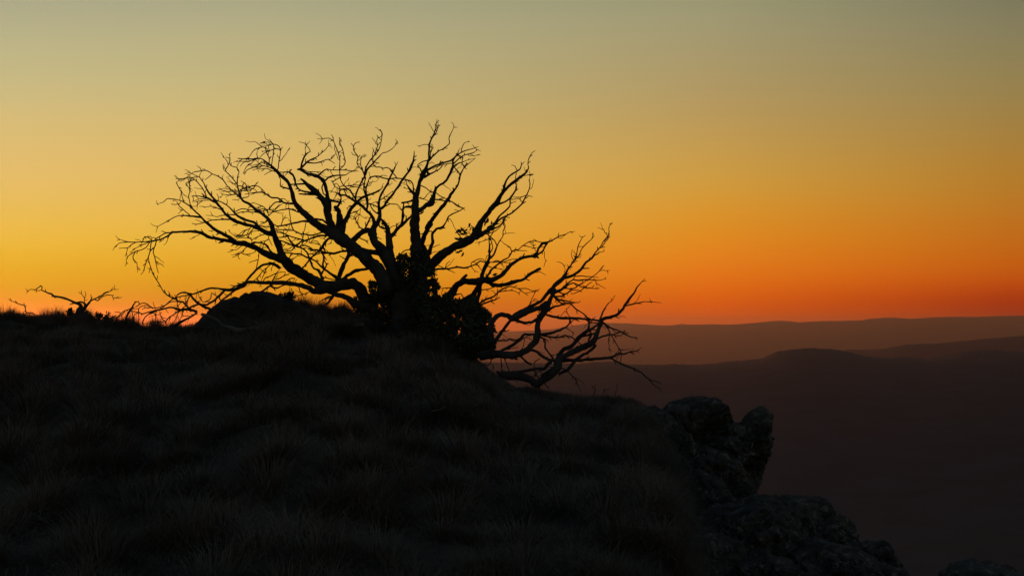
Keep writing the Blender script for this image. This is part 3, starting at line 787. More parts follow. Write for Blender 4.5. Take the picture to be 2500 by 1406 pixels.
W:1000,290,60 900,380,40 830,430,50 700,500,40
W:960,290,40 960,350,60 1020,400,40 1110,400,35 1230,340,30 1290,330,30
W:1390,340,16 1380,470,14
W:1590,380,14 1620,490,14 1720,650,12
W:1840,490,24 1680,555,18 1560,580,10
R:1120,670,20 1140,480,18 1170,290,18 1180,240,20 1220,180,8
R:1170,260,14 1130,230,12 1060,220,10 1000,240,9 920,265,8 870,265,6 770,280,5
R:1170,225,10 1130,160,10 1070,130,9 1000,120,12 950,125,9 900,75,7 820,65,6
R:970,570,18 990,440,16 1005,340,14 1020,200,12 1000,110,10 950,50,8 915,0,5
R:1000,370,7 1040,320,4
R:910,530,18 910,430,16 850,310,9 830,220,8 790,180,8 700,195,7 600,230,7 530,290,7 490,360,6 440,420,5
R:905,430,10 940,405,6
R:950,125,8 870,125,7 790,65,5
R:950,130,8 900,150,6 800,145,5 730,145,4
R:820,90,5 700,100,4
R:700,430,10 740,370,8 850,290,7 920,280,6
R:920,270,6 890,180,5
R:650,430,9 625,340,8 645,270,5
R:700,435,14 600,460,12 540,460,12 480,450,8 420,435,6 350,450,6 190,445,4
R:560,470,9 490,490,8 430,520,7 330,510,6 210,510,4
R:430,510,6 350,520,5 290,570,4 250,625,3
R:320,450,5 220,505,3
R:570,480,9 500,560,7 400,620,6 350,710,6 320,780,4
R:1000,690,20 900,640,16 830,620,14 740,600,12 680,550,12 600,480,12
R:690,560,7 600,590,6 480,610,4
R:740,500,8 700,560,7 640,610,6 540,650,6 430,690,6 380,740,5 345,820,4
R:380,740,5 310,790,3
R:840,520,12 780,530,8 730,560,6
R:900,580,14 830,540,10 780,550,6
R:950,620,14 890,600,12 850,570,8 780,570,6
R:980,660,16 880,640,12 800,610,10 700,620,8 600,640,6
R:1050,740,20 960,720,16 880,680,12 780,670,9 690,690,7 650,660,6 600,640,5
R:720,640,6 600,690,5 530,715,4
R:960,730,8 880,770,6 800,820,5
R:800,680,6 775,715,4
R:1370,750,14 1385,720,8 1430,685,5
R:1385,720,6 1380,685,4
R:1230,760,14 1240,850,16
R:1330,770,14 1260,850,14
R:1190,1080,12 1220,1030,7
"""
LEAN = """
@0.0 H:250,620,110 350,600,115 450,600,100 600,610,95 720,590,85 820,530,80 900,450,82 930,370,85 925,280,75 940,200,75 985,120,75 1020,50,80 1040,0,90
@.1 H:395,470,70 385,400,70 375,300,75 385,220,70 430,160,60 500,135,58 570,145,60 620,175,80 700,140,100 780,90,90 G:200,960,45 290,910,42 350,840,48 420,760,50 480,700,55 540,650,50 570,600,30 600,540,24 650,470,18 690,400,10 700,330,9 715,270,8 740,220,8 760,185,5
G:540,650,45 620,630,36 700,590,34 760,530,30 800,470,26 860,430,24 900,370,20 960,300,16 1000,230,14 1050,170,12 1065,110,8 1060,80,8 1075,38,4
G:600,535,16 660,460,14 720,390,14 750,320,11 800,260,10 860,210,9 880,160,5
G:870,200,6 895,165,3
G:715,290,7 780,290,5
G:650,480,9 705,450,4
G:730,385,9 755,380,4
G:870,430,16 900,390,12 950,360,10 1010,345,5
G:1000,345,6 1010,320,3
G:960,305,14 1020,295,7
G:1010,235,8 1040,180,7 1035,130,4
G:980,295,8 1030,230,8 1055,190,8
G:770,540,18 840,538,10
G:0,1100,70 100,1050,70 200,1020,56 290,980,60 350,950,70
G:150,965,10 180,890,8 210,830,5
G:150,955,10 200,910,8 235,918,4
U:60,1406,100 120,1290,130 170,1150,120 230,1010,90 290,900,90 320,800,90
U:250,900,100 400,850,80 500,790,60 590,700,45 660,640,40 740,590,34 860,610,36 1000,590,34 1130,570,26 1180,520,20 1250,480,16 1330,400,12 1365,350,6
U:800,510,30 950,500,24 1040,515,22 1140,520,18 1210,535,14 1320,535,16
U:1060,585,26 1200,600,22 1370,600,18 1470,570,6
U:540,780,40 640,700,35 740,665,36 820,690,30 900,740,28 1000,770,26 1120,780,24 1250,795,20
U:1030,770,14 1080,700,12 1180,640,6
U:1000,770,10 900,850,10 840,870,10 760,910,14 690,910,16
U:600,790,30 700,800,30 800,770,30 850,720,34 950,670,24 1040,610,18
U:420,870,40 500,910,34 560,920,36 640,870,36 700,820,36
U:340,970,40 480,970,40 540,940,40
U:720,820,10 850,830,10 950,870,8
U:300,960,60 380,1040,60 480,1060,40 620,1080,30 720,1100,14 870,1110,10 905,1070,6
U:340,1010,60 420,1090,40 500,1130,40 620,1120,45 680,1130,45 740,1200,36 820,1270,34 920,1330,32 1000,1380,34 H:1490,150,24 1530,200,16
U:120,1300,110 230,1240,60 330,1200,50 430,1180,45 520,1140,40 600,1120,40
U:330,1090,26 400,1140,12
U:250,1120,16 280,1180,10
U:290,1210,14 310,1270,8
U:190,1310,16 260,1330,8
U:660,330,16 700,360,8
U:600,900,20 620,950,9
U:690,820,16 700,880,12
H:940,180,50 860,220,36 770,235,34 700,210,40 640,180,60
H:1010,130,26 1110,160,28 1220,175,32 1340,175,32 1470,185,26 1600,200,24 1660,210,30
H:920,370,30 770,370,34 720,420,36 650,480,36 560,530,34 470,570,34
H:440,440,24 560,440,20 600,420,18 680,430,18 740,400,16
H:700,440,10 790,400,10 860,430,8
H:390,460,45 430,440,45 490,360,40 540,290,36 600,210,40
H:530,330,20 600,315,8
H:940,365,34 1060,360,36 1150,330,30 1260,280,24 1300,240,22 1340,205,12 1370,190,6
H:1300,240,16 1300,160,12 1270,110,10 1265,65,6
H:1275,105,8 1240,100,5
H:1250,285,10 1300,315,9 1355,350,5
H:950,370,22 1090,400,22 1180,400,22 1250,380,20 1320,400,18 1380,440,14
H:1240,385,10 1255,365,6
H:940,390,22 1010,430,22 1015,520,22 1060,590,20 1110,650,24
H:1000,410,12 1050,440,9 1050,460,5
H:820,540,36 920,570,32 980,620,32 1050,660,34 1120,680,34
H:700,600,26 800,690,24 850,720,26
H:560,540,14 700,518,8
H:620,620,40 690,660,20
@-.1 H:480,820,90 560,850,110 700,860,100 830,890,95 920,950,90 1000,890,90 1100,830,100 1160,740,110 1170,680,100 1220,630,75 1330,570,75 1450,520,75 1560,470,75 1610,400,60 1640,310,50 1670,240,50 1690,190,45 1760,170,40 1830,150,38 1890,110,36 1930,60,32 G:1240,970,28 1290,900,26 1350,820,22 1380,760,18 1415,720,14 1442,690,5
H:1150,690,70 1180,610,60 1240,540,55 1320,510,60 1370,460,50 1400,410,50 1460,370,50 1520,310,40 1530,250,24 1525,200,18 1490,150,18
G:1250,970,18 1330,950,18 1400,935,14 1470,918,10 1555,925,5
G:1390,940,12 1435,945,5
G:1540,920,5 1555,935,3
G:955,1130,20 990,1050,22 1020,990,14 1060,935,12 1085,918,5
H:1560,470,36 1600,500,36 1540,560,34 1470,600,34 1400,640,36 1330,720,40 1280,780,40 1180,830,34
H:1380,430,14 1430,480,12 1500,490,12 1540,480,12
H:1520,480,26 1530,410,22 1570,360,22 1620,350,20
H:1450,390,26 1530,370,24 1630,355,20
H:1530,330,30 1590,280,26 1650,240,24
H:1530,250,14 1570,200,14 1605,160,8
H:1535,225,16 1620,230,20 1680,230,20
H:1540,320,18 1560,360,18
H:1620,420,26 1700,385,24 1780,370,20 1850,380,16 1910,380,12 1935,350,8
H:1790,372,14 1870,350,14 1940,330,6
H:1680,220,30 1750,270,26 1810,300,20 1870,320,18 1940,360,16 2030,400,14 2080,400,10 2110,415,6
H:2080,400,8 2095,440,5
H:1710,250,18 1760,310,16 1780,370,16
H:1800,300,12 1830,330,9 1860,350,8
H:1775,370,12 1755,440,10 1770,510,7 1760,525,5
H:1790,375,12 1840,460,11 1880,530,10 1910,590,9 1900,680,8 1900,730,6
H:1670,240,9 1725,300,5
H:1180,670,60 1330,665,40 1450,665,40 1600,655,36 1740,640,36 1820,625,34 1880,590,28 1940,595,26 2000,575,18 2080,560,14 2125,545,7
H:2010,575,14 2060,600,10
H:2090,555,9 2115,580,6
H:1780,640,24 1870,690,22 1960,735,20 2060,770,18 2140,810,16 2200,870,12 2250,900,10 2310,915,8 2370,940,10
H:2230,895,7 2300,965,5 2340,990,3
H:1890,600,9 1850,660,6
H:1180,740,16 1290,810,15 1370,890,14 1400,970,12 1430,1040,8
H:560,830,60 700,815,50 800,790,36 900,770,36 1000,770,40 1040,720,40 1080,690,50
H:960,850,20 1060,790,22 1130,730,24
H:880,860,9 910,800,9 880,740,12 890,690,16 930,665,14
H:880,780,12 920,850,10 960,900,9 950,980,9
H:940,780,12 990,830,12 1000,930,14 1060,1000,10
H:490,610,14 500,700,10 500,830,8
H:530,640,10 580,760,9 620,850,9 690,930,7
H:400,620,14 360,720,9 280,720,9 245,760,9 240,800,7
H:280,730,9 310,750,8 325,790,8 300,830,6
H:2100,800,10 2150,815,8 2190,850,6
"""
SMALL = """
@0.0 K:945,600,100 955,550,90 970,490,70 990,440,50 970,410,40 900,385,28 830,355,26 790,340,28 700,320,22 650,315,26 630,290,24 560,265,14 510,240,12 515,205,14 490,185,16
K:490,195,10 430,235,9 370,230,8 350,252,4
K:430,235,6 422,250,3
K:510,240,8 465,250,5 440,235,4
@-.3 K:980,500,60 1050,440,40 1030,400,24 980,385,20 940,395,16
K:1050,440,34 1100,380,22 1160,345,18 1240,310,18 1290,270,14 1340,255,10 1400,230,5
K:1350,250,7 1380,210,4
K:1150,350,14 1190,370,16 1220,345,14 1260,315,12 1310,300,10 1370,305,8 1380,335,7 1415,338,4
K:1370,308,6 1390,300,4
K:1378,330,5 1388,365,3
K:1250,305,10 1310,265,7
K:1030,395,12 1030,340,10 1010,310,7 990,280,4
K:1030,345,10 1050,290,8 1035,255,4
K:1030,370,8 1065,355,4
K:1115,375,8 1110,290,4
K:1070,400,12 1110,405,6
K:640,310,18 632,325,12
"""
FALLEN = """
@.12 M:2050,620,34 1900,640,40 1780,610,45 1600,640,50 1400,680,55 1200,670,70 1050,640,80 900,640,60 800,665,45 600,680,60 450,630,45 350,560,40 200,500,40
M:1210,690,40 1100,750,36 1000,800,28 900,840,22 800,890,14
M:785,900,12 810,960,10 860,1020,7
M:1520,670,30 1700,740,26 1800,770,20
M:900,640,40 820,600,24 700,560,16
"""
ROOTS = """
@-.1 N:480,420,70 300,490,60 220,530,50 200,590,45 230,640,45 300,740,70 420,790,80 560,820,80 680,830,70 750,790,50 690,720,30
N:480,430,18 490,500,14 520,620,12 550,740,8
N:490,420,12 560,430,12 555,510,10 500,540,8
N:260,660,10 360,600,10 440,560,8
N:320,500,10 340,620,10 360,710,7
N:510,620,10 490,780,10
N:500,560,14 620,590,12 730,560,14 850,575,14 1000,550,12
N:560,400,24 640,290,22 720,230,22 800,170,18
"""
STICK = """
@0.0 K:560,555,14 440,548,14 390,520,14 320,515,14 305,440,12 295,425,14 230,410,12 180,390,10 140,375,6
K:300,430,8 290,395,4
"""
def parse(txt):
    res = []
    for line in txt.strip().splitlines():
        sl = None
        if line.startswith('@'):
            a, line = line.split(' ', 1); sl = float(a[1:])
        P = []
        for tok in line.split():
            if ':' in tok:
                t, tok = tok.split(':'); x0, y0, s = TILES[t]
            x, y, w = map(float, tok.split(','))
            P.append((x0 + x / s, y0 + y / s, w / s))
        res.append((sl, np.array(P)))
    return res
def densify(P, step=3.5):
    """Catmull-Rom through the traced points"""
    Q = np.vstack([2 * P[0] - P[1], P, 2 * P[-1] - P[-2]])
    res = []
    for i in range(1, len(Q) - 2):
        a, b, c, d = Q[i-1], Q[i], Q[i+1], Q[i+2]
        n = max(2, int(np.hypot(*(c - b)[:2]) / step))
        t = np.linspace(0, 1, n, endpoint=False)[:, None]
        cr = 0.5 * ((2*b) + (-a + c)*t + (2*a - 5*b + 4*c - d)*t**2 + (-a + 3*b - 3*c + d)*t**3)
        cr = cr * 0.55 + (b + (c - b) * t) * 0.45
        cr[:, 2] = (b[2] + (c[2] - b[2]) * t[:, 0])
        res.append(cr)
    res.append(Q[-2][None])
    return np.concatenate(res)
def tube(pts, rad, sides, seed, knob=0.13, closed_start=True):
    """rings round a centreline; returns V, F"""
    n = len(pts)
    tan = np.gradient(pts, axis=0); tan /= np.linalg.norm(tan, axis=1)[:, None] + 1e-9
    up = np.array([0.0, -1.0, 0.0])
    s1 = np.cross(tan, up); l = np.linalg.norm(s1, axis=1); s1[l < 1e-3] = [1, 0, 0]; s1 /= np.linalg.norm(s1, axis=1)[:, None]
    s2 = np.cross(tan, s1)
    a = np.linspace(0, 2 * np.pi, sides, endpoint=False)
    ring = s1[:, None, :] * np.cos(a)[None, :, None] + s2[:, None, :] * np.sin(a)[None, :, None]
    fr = 1.0 / np.maximum(rad, 0.004)[:, None, None]
    q = (pts[:, None, :] + ring * rad[:, None, None])
    k = 1 + knob * (noise3(q * 9, seed) * 0.9 + noise3(q * 28, seed + 1) * 0.8)
    V = (pts[:, None, :] + ring * (rad[:, None] * k)[..., None]).reshape(-1, 3)
    i = np.arange(n - 1)[:, None] * sides + np.arange(sides)[None, :]
    j = np.arange(n - 1)[:, None] * sides + (np.arange(sides)[None, :] + 1) % sides
    F = [tuple(f) for f in np.stack([i, j, j + sides, i + sides], -1).reshape(-1, 4).tolist()]
    V = np.vstack([V, pts[0] - tan[0] * rad[0] * .5, pts[-1] + tan[-1] * rad[-1] * 0.8])
    b = len(V) - 2
    F += [(b, (s + 1) % sides, s) for s in range(sides)]
    F += [(b + 1, (n - 1) * sides + s, (n - 1) * sides + (s + 1) % sides) for s in range(sides)]
    return V, F
MINW = 2.4
def grow(txt, D0, root_obj, mat, drange, top_names=("trunk", "limb", "branch"), seed=1, spurs=True, wisps=0.36, fat=0.98, knob=0.18):
    """joins every traced line to the nearest one already standing, gives each its own depth, builds the meshes"""
    lr = np.random.default_rng(seed)
    L = [(sl, densify(P)) for sl, P in parse(txt)]
    n = len(L)
    gap = np.full((n, 2), 1e9); par = np.full((n, 2, 2), -1)
    depth = [None] * n; level = [9] * n; holder = [None] * n; final = [None] * n
    placed = [False] * n
    objs = [None] * n
    def place(k, end):
        sl, P = L[k]
        if k == 0:
            d0 = D0; lev = 0
        else:
            p, ip = par[k, end]
            d0 = depth[p][ip]; lev = level[p] + 1
            if end == 1: P = P[::-1].copy()
            pp = final[p][ip]
            if gap[k, end] < (45 if P[0, 2] > 11 else 14):       # run the branch into its parent's core
                P = np.vstack([[pp[0], pp[1], min(P[0, 2], pp[2] * 0.9)], P])
        seg = np.hypot(*np.diff(P[:, :2], axis=0).T); s = np.concatenate([[0], np.cumsum(seg)]) * D0 / FPX
        bridge = k > 0 and gap[k, 1 - end] < 3 and len(P) > 3
        if sl is None:
            sl = float(np.clip(lr.normal(0, 0.4), -0.75, 0.75))
            if bridge: sl *= 0.12
        d = d0 + sl * s + 0.05 * np.sin(s * 2.3 + lr.uniform(0, 6)) * np.minimum(1, s * 2)
        d = np.clip(d, drange[0], drange[1])
        depth[k] = d; final[k] = P; level[k] = lev; placed[k] = True
        # update the open ends
        for q in range(n):
            if placed[q]: continue
            for e in (0, 1):
                end_pt = L[q][1][0 if e == 0 else -1]
                dist = np.hypot(P[:, 0] - end_pt[0], P[:, 1] - end_pt[1]) - P[:, 2] * 0.5 - end_pt[2] * 0.2 + (2.0 if end_pt[2] < L[q][1][-1 if e == 0 else 0][2] * 0.8 else 0)
                i = int(np.argmin(dist))
                if dist[i] < gap[q, e]:
                    gap[q, e] = dist[i]; par[q, e] = (k, i)
        # geometry
        Pj = P.copy()
        ph = lr.uniform(0, 100)
        arc = s / D0 * FPX
        amp = np.clip(Pj[:, 2] * 0.12, 0.3, 1.0) * np.minimum(1, arc / 10)
        Pj[:, 0] += noise2(arc / 8.0 + ph, np.zeros_like(arc), 1) * amp
        Pj[:, 1] += noise2(arc / 8.0 + ph, np.full_like(arc, 7.0), 2) * amp
        w = np.maximum(Pj[:, 2] * fat, MINW - 1.0 * np.clip(1 - (arc[-1] - arc) / 25.0, 0, 1))
        W = np.stack([(Pj[:, 0] - CX) / FPX * d, d, -(Pj[:, 1] - HY) / FPX * d], -1)
        rad = w * 0.5 / FPX * d
        sides = 14 if w.max() > 18 else (9 if w.max() > 8 else 6)
        Vt, Ft = tube(W, rad, sides, int(lr.integers(1e6)), knob=knob if w.max() > 5 else 0.1)
        Vt = [Vt]; Ft = list(Ft); off = len(Vt[0])
        if spurs:
            a = 12.0
            while a < arc[-1] - 6:
                i = int(np.searchsorted(arc, a)); i = min(max(i, 1), len(W) - 2)
                if 2.2 < w[i] < 15 and lr.random() < 0.62:
                    t = W[i + 1] - W[i - 1]; t /= np.linalg.norm(t) + 1e-9
                    side = np.cross(t, [0, 1, 0]) * lr.choice([-1, 1]) + np.array([0, lr.normal(0, .6), 0])
                    side /= np.linalg.norm(side) + 1e-9
                    v = t * lr.uniform(.4, 1.0) + side * lr.uniform(.5, 1.0); v /= np.linalg.norm(v)
                    ln = lr.uniform(3, 9) * d[i] / FPX + rad[i]
                    tt = np.linspace(0, 1, 4)[:, None]
                    sp = W[i] + v * ln * tt + t * ln * 0.25 * tt ** 2
                    sv, sf = tube(sp, np.linspace(min(rad[i] * .8, 2.4 * d[i] / FPX), 1.0 * d[i] / FPX, 4), 5, 3)
                    Vt.append(sv); Ft += [tuple(x + off for x in f) for f in sf]; off += len(sv)
                a += lr.uniform(12, 34)
            px_m = d.mean() / FPX
            def wisp(P0, dirv, ln, fork):
                nonlocal off, Ft
                k = 6; tt = np.linspace(0, 1, k)[:, None]
                bend = lr.normal(0, .35, 3) * np.array([1, .6, 1]); kink = np.cumsum(lr.normal(0, .07, (k, 3)), 0) * (tt > 0)
                c = P0 + (dirv * tt + bend * tt ** 2 + kink) * ln
                sv, sf = tube(c, np.linspace(1.0, .5, k) * px_m, 4, 3)
                Vt.append(sv); Ft += [tuple(x + off for x in f) for f in sf]; off += len(sv)
                if fork:
                    v2 = dirv + lr.normal(0, .5, 3) * np.array([1, .5, 1]); wisp(c[lr.integers(2, 5)], v2 / np.linalg.norm(v2), ln * lr.uniform(.4, .7), False)
            a = 20.0
            while a < arc[-1] - 4:
                i = min(max(int(np.searchsorted(arc, a)), 1), len(W) - 2)
                if w[i] < 8.5 and lr.random() < wisps:
                    t = W[i + 1] - W[i - 1]; t /= np.linalg.norm(t) + 1e-9
                    side = np.cross(t, [0, 1, 0]) * lr.choice([-1, 1]) + np.array([0, lr.normal(0, .7), 0])
                    v = t * lr.uniform(.5, 1.1) + side * lr.uniform(.3, .9); v /= np.linalg.norm(v)
                    wisp(W[i], v, lr.uniform(9, 30) * px_m, lr.random() < .5)
                a += lr.uniform(14, 34)
            if w[-1] < 3 and arc[-1] > 25 and lr.random() < .6:
                t = W[-1] - W[-3]; t /= np.linalg.norm(t) + 1e-9
                for _ in range(2):
                    v = t + lr.normal(0, .4, 3) * np.array([1, .5, 1]); wisp(W[-1], v / np.linalg.norm(v), lr.uniform(5, 13) * px_m, False)
        Vt = np.vstack(Vt)
        p = par[k, end][0] if k else -1
        if lev == 0: nm, ho = top_names[0], None
        elif lev == 1: nm, ho = top_names[1], None
        else: nm, ho = (top_names[2] if w.max() > 3.6 else "twig"), holder[p]
        base = W[0]
        origin = np.array(root_obj.location)
        ob = mesh_obj(nm, Vt - base, Ft, mat, smooth=True)
        if ho is None:
            ob.parent = root_obj; ob.location = (base - origin).tolist(); ob["_b"] = base.tolist()
        else:
            ob.parent = ho; ob.location = (base - np.array(ho["_b"])).tolist()
        objs[k] = ob; holder[k] = ob if ho is None else ho
    place(0, 0)
    while not all(placed):
        best = None
        for q in range(n):
            if placed[q]: continue
            e = int(np.argmin(gap[q]))
            g = gap[q, e] - 0.02 * L[q][1][:, 2].max()
            if best is None or g < best[0]: best = (g, q, e)
        g, q, e = best
        if g > 9: print("GAP %.1f" % g, root_obj.name, [round(float(v)) for v in L[q][1][0]], [round(float(v)) for v in L[q][1][-1]])
        place(q, e)
    for o in objs:
        if "_b" in o: del o["_b"]
    return final, depth

D_BIG = 20.0
base = pt(985, 842, D_BIG); base[2] = float(ground_z(985, D_BIG)) - 0.02
big = thing("dead_gum_tree", "large dead gum tree with wide bare twisting limbs, leafy only at its base", "tree", base)
fin_big, dep_big = grow(BIG, D_BIG, big, M_BARK, (18.7, 21.9), seed=5)
D_LEAN = 18.3
base = pt(1215, 900, D_LEAN)
lean = thing("dead_cliff_tree", "smaller bare dead tree arching out over the cliff edge, pale trunks near the grass", "tree", base)
grow(LEAN, D_LEAN, lean, M_BARK, (17.5, 19.3), seed=9, fat=0.94)
D_SM = 22.4
base = pt(190, 778, D_SM)
small = thing("dead_bush", "small forked dead bush standing alone in the grass on the skyline", "bush", base)
grow(SMALL, D_SM, small, M_BARK, (22.0, 22.8), top_names=("stem", "branch", "twig"), seed=3, wisps=0.0)
D_F = ground_hit(760, 806) - 0.3
base = pt(760, 800, D_F)
fallen = thing("fallen_limb", "long bleached fallen limb lying across the grass below the large dead tree", "branch", base)
grow(FALLEN, D_F, fallen, M_PALE, (D_F - 0.9, D_F + 0.9), top_names=("limb", "branch", "twig"), seed=4, fat=0.9, knob=0.35)
D_R = ground_hit(990, 826) - 0.35
base = pt(960, 800, D_R)
roots_ = thing("fallen_root_crown", "curled dead root and twigs in front of the large tree's trunk", "root", base)
grow(ROOTS, D_R, roots_, M_BARK, (D_R - 0.3, D_R + 0.5), top_names=("root", "branch", "twig"), seed=6, fat=0.6, knob=0.4)
base = pt(100, 772, 22.9)
stick = thing("fallen_stick", "thin bent stick poking from the skyline grass, past the dead bush", "branch", base)
grow(STICK, 22.9, stick, M_BARK, (22.7, 23.1), top_names=("stem", "branch", "twig"), seed=8, wisps=0.0)

# ------------------------------------------------------------------ leaves
LEAF_V = np.array([[0, 0, 0], [.22, .2, .04], [.22, -.2, .04], [.6, .2, .02], [.6, -.2, .02], [1, 0, -.12], [.25, 0, -.02], [.6, 0, -.05]])
LEAF_F = [(0, 6, 1), (0, 2, 6), (1, 6, 7, 3), (6, 2, 4, 7), (3, 7, 5), (7, 4, 5)]
LEAF_T = np.array([(0, 6, 1), (0, 2, 6), (1, 6, 7), (1, 7, 3), (6, 2, 4), (6, 4, 7), (3, 7, 5), (7, 4, 5)])
leaf_me = bpy.data.meshes.new("leaf"); leaf_me.from_pydata(LEAF_V.tolist(), [], LEAF_F); leaf_me.materials.append(M_LEAF)
def rot_from(dirv, roll):
    x = dirv / np.linalg.norm(dirv); h = np.array([0, 0, 1.0]) if abs(x[2]) < .9 else np.array([1.0, 0, 0])
    y = np.cross(h, x); y /= np.linalg.norm(y); z = np.cross(x, y)
    c, s = math.cos(roll), math.sin(roll)
    return np.stack([x, y * c + z * s, -y * s + z * c], 1)
def inside(poly, x, y):
    poly = np.array(poly, float); r = np.zeros(len(x), bool); j = len(poly) - 1
    for i in range(len(poly)):
        xi, yi = poly[i]; xj, yj = poly[j]
        r ^= ((yi > y) != (yj > y)) & (x < (xj - xi) * (y - yi) / (yj - yi + 1e-12) + xi); j = i
    return r
def edge_dist(poly, x, y):
    poly = np.array(poly, float); d = np.full(len(x), 1e9)
    for i in range(len(poly)):
        a, b = poly[i], poly[(i + 1) % len(poly)]
        t = np.clip(((x - a[0]) * (b - a)[0] + (y - a[1]) * (b - a)[1]) / ((b - a) @ (b - a) + 1e-9), 0, 1)
        d = np.minimum(d, np.hypot(x - a[0] - t * (b - a)[0], y - a[1] - t * (b - a)[1]))
    return d
def leaf_mass(name, V, F, parent):
    o = mesh_np(name, V, F, M_LEAF, smooth=False)
    o.parent = parent; o.location = [-v for v in parent.location]
    o["kind"] = "stuff"
    return o
lr = np.random.default_rng(77)
n2p = lambda P, t='N': [(TILES[t][0] + x / TILES[t][2], TILES[t][1] + y / TILES[t][2]) for x, y in P]
# picture outlines of the living regrowth, with its distance, depth spread, leaf count, leaf length (px)
MASS = [
 (n2p([(700,330),(760,350),(815,335),(835,395),(870,400),(850,440),(880,490),(950,478),(1000,500),(1060,520),(1110,540),(1180,525),(1250,580),(1310,620),(1300,670),(1320,700),(1310,760),(1390,800),(1385,880),(1395,960),(1370,1010),(1250,1060),(1100,1070),(1000,1060),(900,980),(760,930),(640,900),(600,760),(600,600),(620,480),(640,400)]), 19.8, 0.55, 17000, 9.0),
 (n2p([(470,140),(490,95),(540,90),(600,140),(640,200),(700,260),(740,320),(700,420),(620,470),(540,420),(480,350),(460,260)]), 20.0, 0.35, 2000, 9.5),
 (n2p([(610,60),(650,50),(700,60),(740,100),(760,180),(730,250),(660,280),(600,220)]), 19.9, 0.3, 380, 11),
 (n2p([(190,360),(220,340),(270,350),(330,400),(340,470),(300,490),(250,470),(210,430)]), 20.1, 0.2, 420, 9),
 (n2p([(700,190),(760,250),(800,260),(830,275),(760,290),(700,300)]), 19.6, 0.2, 160, 11),
 (n2p([(60,500),(120,545),(200,500),(260,470),(330,440),(460,430),(560,520),(560,760),(300,790),(90,720)]), 20.3, 0.3, 4200, 9.5),
]
Vm = []; Fm = []; off = 0; single = []
for poly, D, sp, cnt, ll in MASS:
    P = np.array(poly); lo, hi = P.min(0), P.max(0)
    x = lr.uniform(lo[0], hi[0], cnt * 4); y = lr.uniform(lo[1], hi[1], cnt * 4)
    k = inside(poly, x, y)
    rim = edge_dist(poly, x, y); rag = noise2(x / 13.0, y / 13.0, 95) * 9 + noise2(x / 6.0, y / 6.0, 96) * 5
    k = ((k & (rim > rag - 2)) | (~k & (rim < -rag - 1))) if cnt > 1000 else k
    clump = noise2(x / 22.0, y / 22.0, 91) + 0.6 * noise2(x / 9.0, y / 9.0, 92)
    k &= clump > (-3.0 if cnt == 420 else -0.95 + 0.45 * (cnt < 500))
    x, y = x[k][:cnt], y[k][:cnt]
    ed = edge_dist(poly, x, y)
    c = P.mean(0)
    for xi, yi, ei in zip(x, y, ed):
        bulge = min(1, ei / 45.0)
        d = D + lr.uniform(-1, 1) * sp * (0.25 + 0.75 * bulge)
        outw = np.array([xi - c[0], 0, -(yi - c[1])]); outw /= np.linalg.norm(outw) + 1e-6
        v = outw * 0.6 + lr.normal(0, .6, 3) + np.array([0, 0, 0.25])
        s = ll * lr.uniform(.7, 1.25) * d / FPX
        Rm = rot_from(v, lr.uniform(0, 6.28)); p = pt(xi, yi, d)
        if ei < 5 and len(single) < 230 and lr.random() < 0.6:
            single.append((p, Rm, s))
        else:
            Vm.append((LEAF_V * s) @ Rm.T + p); Fm.append(LEAF_T + off); off += 8
foliage = leaf_mass("foliage", np.concatenate(Vm), np.concatenate(Fm), big)
# the leaf spray high on the right-hand stem: every leaf of it can be told apart
SPRAY = [("F", [(740,70,205,-60),(770,60,235,-70),(800,60,250,-40),(790,20,250,10),(820,60,265,-20),(835,70,290,0),(760,95,200,30),(700,110,170,40),(690,130,160,0),(670,100,215,-10),(730,150,175,0),(720,110,140,60),(760,150,150,0),(680,180,130,10),(690,200,190,40),(665,215,160,0),(710,210,150,-30),
                 (680,345,200,20),(700,340,190,-20),(715,355,240,0),(960,30,60,10),(950,60,80,0),(975,80,30,30),(1020,45,70,0),(1010,90,20,0),(930,110,200,0),(900,70,120,10),(985,20,85,0),(1160,10,60,0),(1040,620,20,20),(1030,640,330,0),(1010,610,80,0)])]
for t, lst in SPRAY:
    x0, y0, s = TILES[t]
    for x, y, a, tw in lst:
        a = math.radians(a)
        v = np.array([math.cos(a), lr.normal(0, .25), math.sin(a)])
        p = pt(x0 + x / s, y0 + y / s, 19.35 + lr.normal(0, .06))
        single.append((p - v * 0.0, rot_from(v, math.radians(tw) + 1.57 + lr.normal(0, .4)), 15 * 19.4 / FPX))
for p, Rm, s in single:
    o = bpy.data.objects.new("leaf", leaf_me); C.objects.link(o)
    M4 = np.eye(4); M4[:3, :3] = Rm * s; M4[:3, 3] = p - np.array(big.location)
    from mathutils import Matrix
    o.parent = big; o.matrix_basis = Matrix(M4.tolist())
spr = []
for P in ([(850,190),(800,160),(760,120)], [(850,200),(760,170),(690,140)], [(830,230),(740,220),(690,190)], [(850,140),(830,90),(800,50)]):
    q = densify(np.array([(980 + x / 4.6875, 540 + y / 4.6875, 2.0) for x, y in P]))
    W = np.stack([(q[:, 0] - CX) / FPX * 19.35, np.full(len(q), 19.35), -(q[:, 1] - HY) / FPX * 19.35], -1)
    Vt, Ft = tube(W, np.full(len(W), 1.1 * 19.35 / FPX), 5, 2)
    o = mesh_obj("twig", Vt - np.array(big.location), Ft, M_BARK, big, smooth=True)

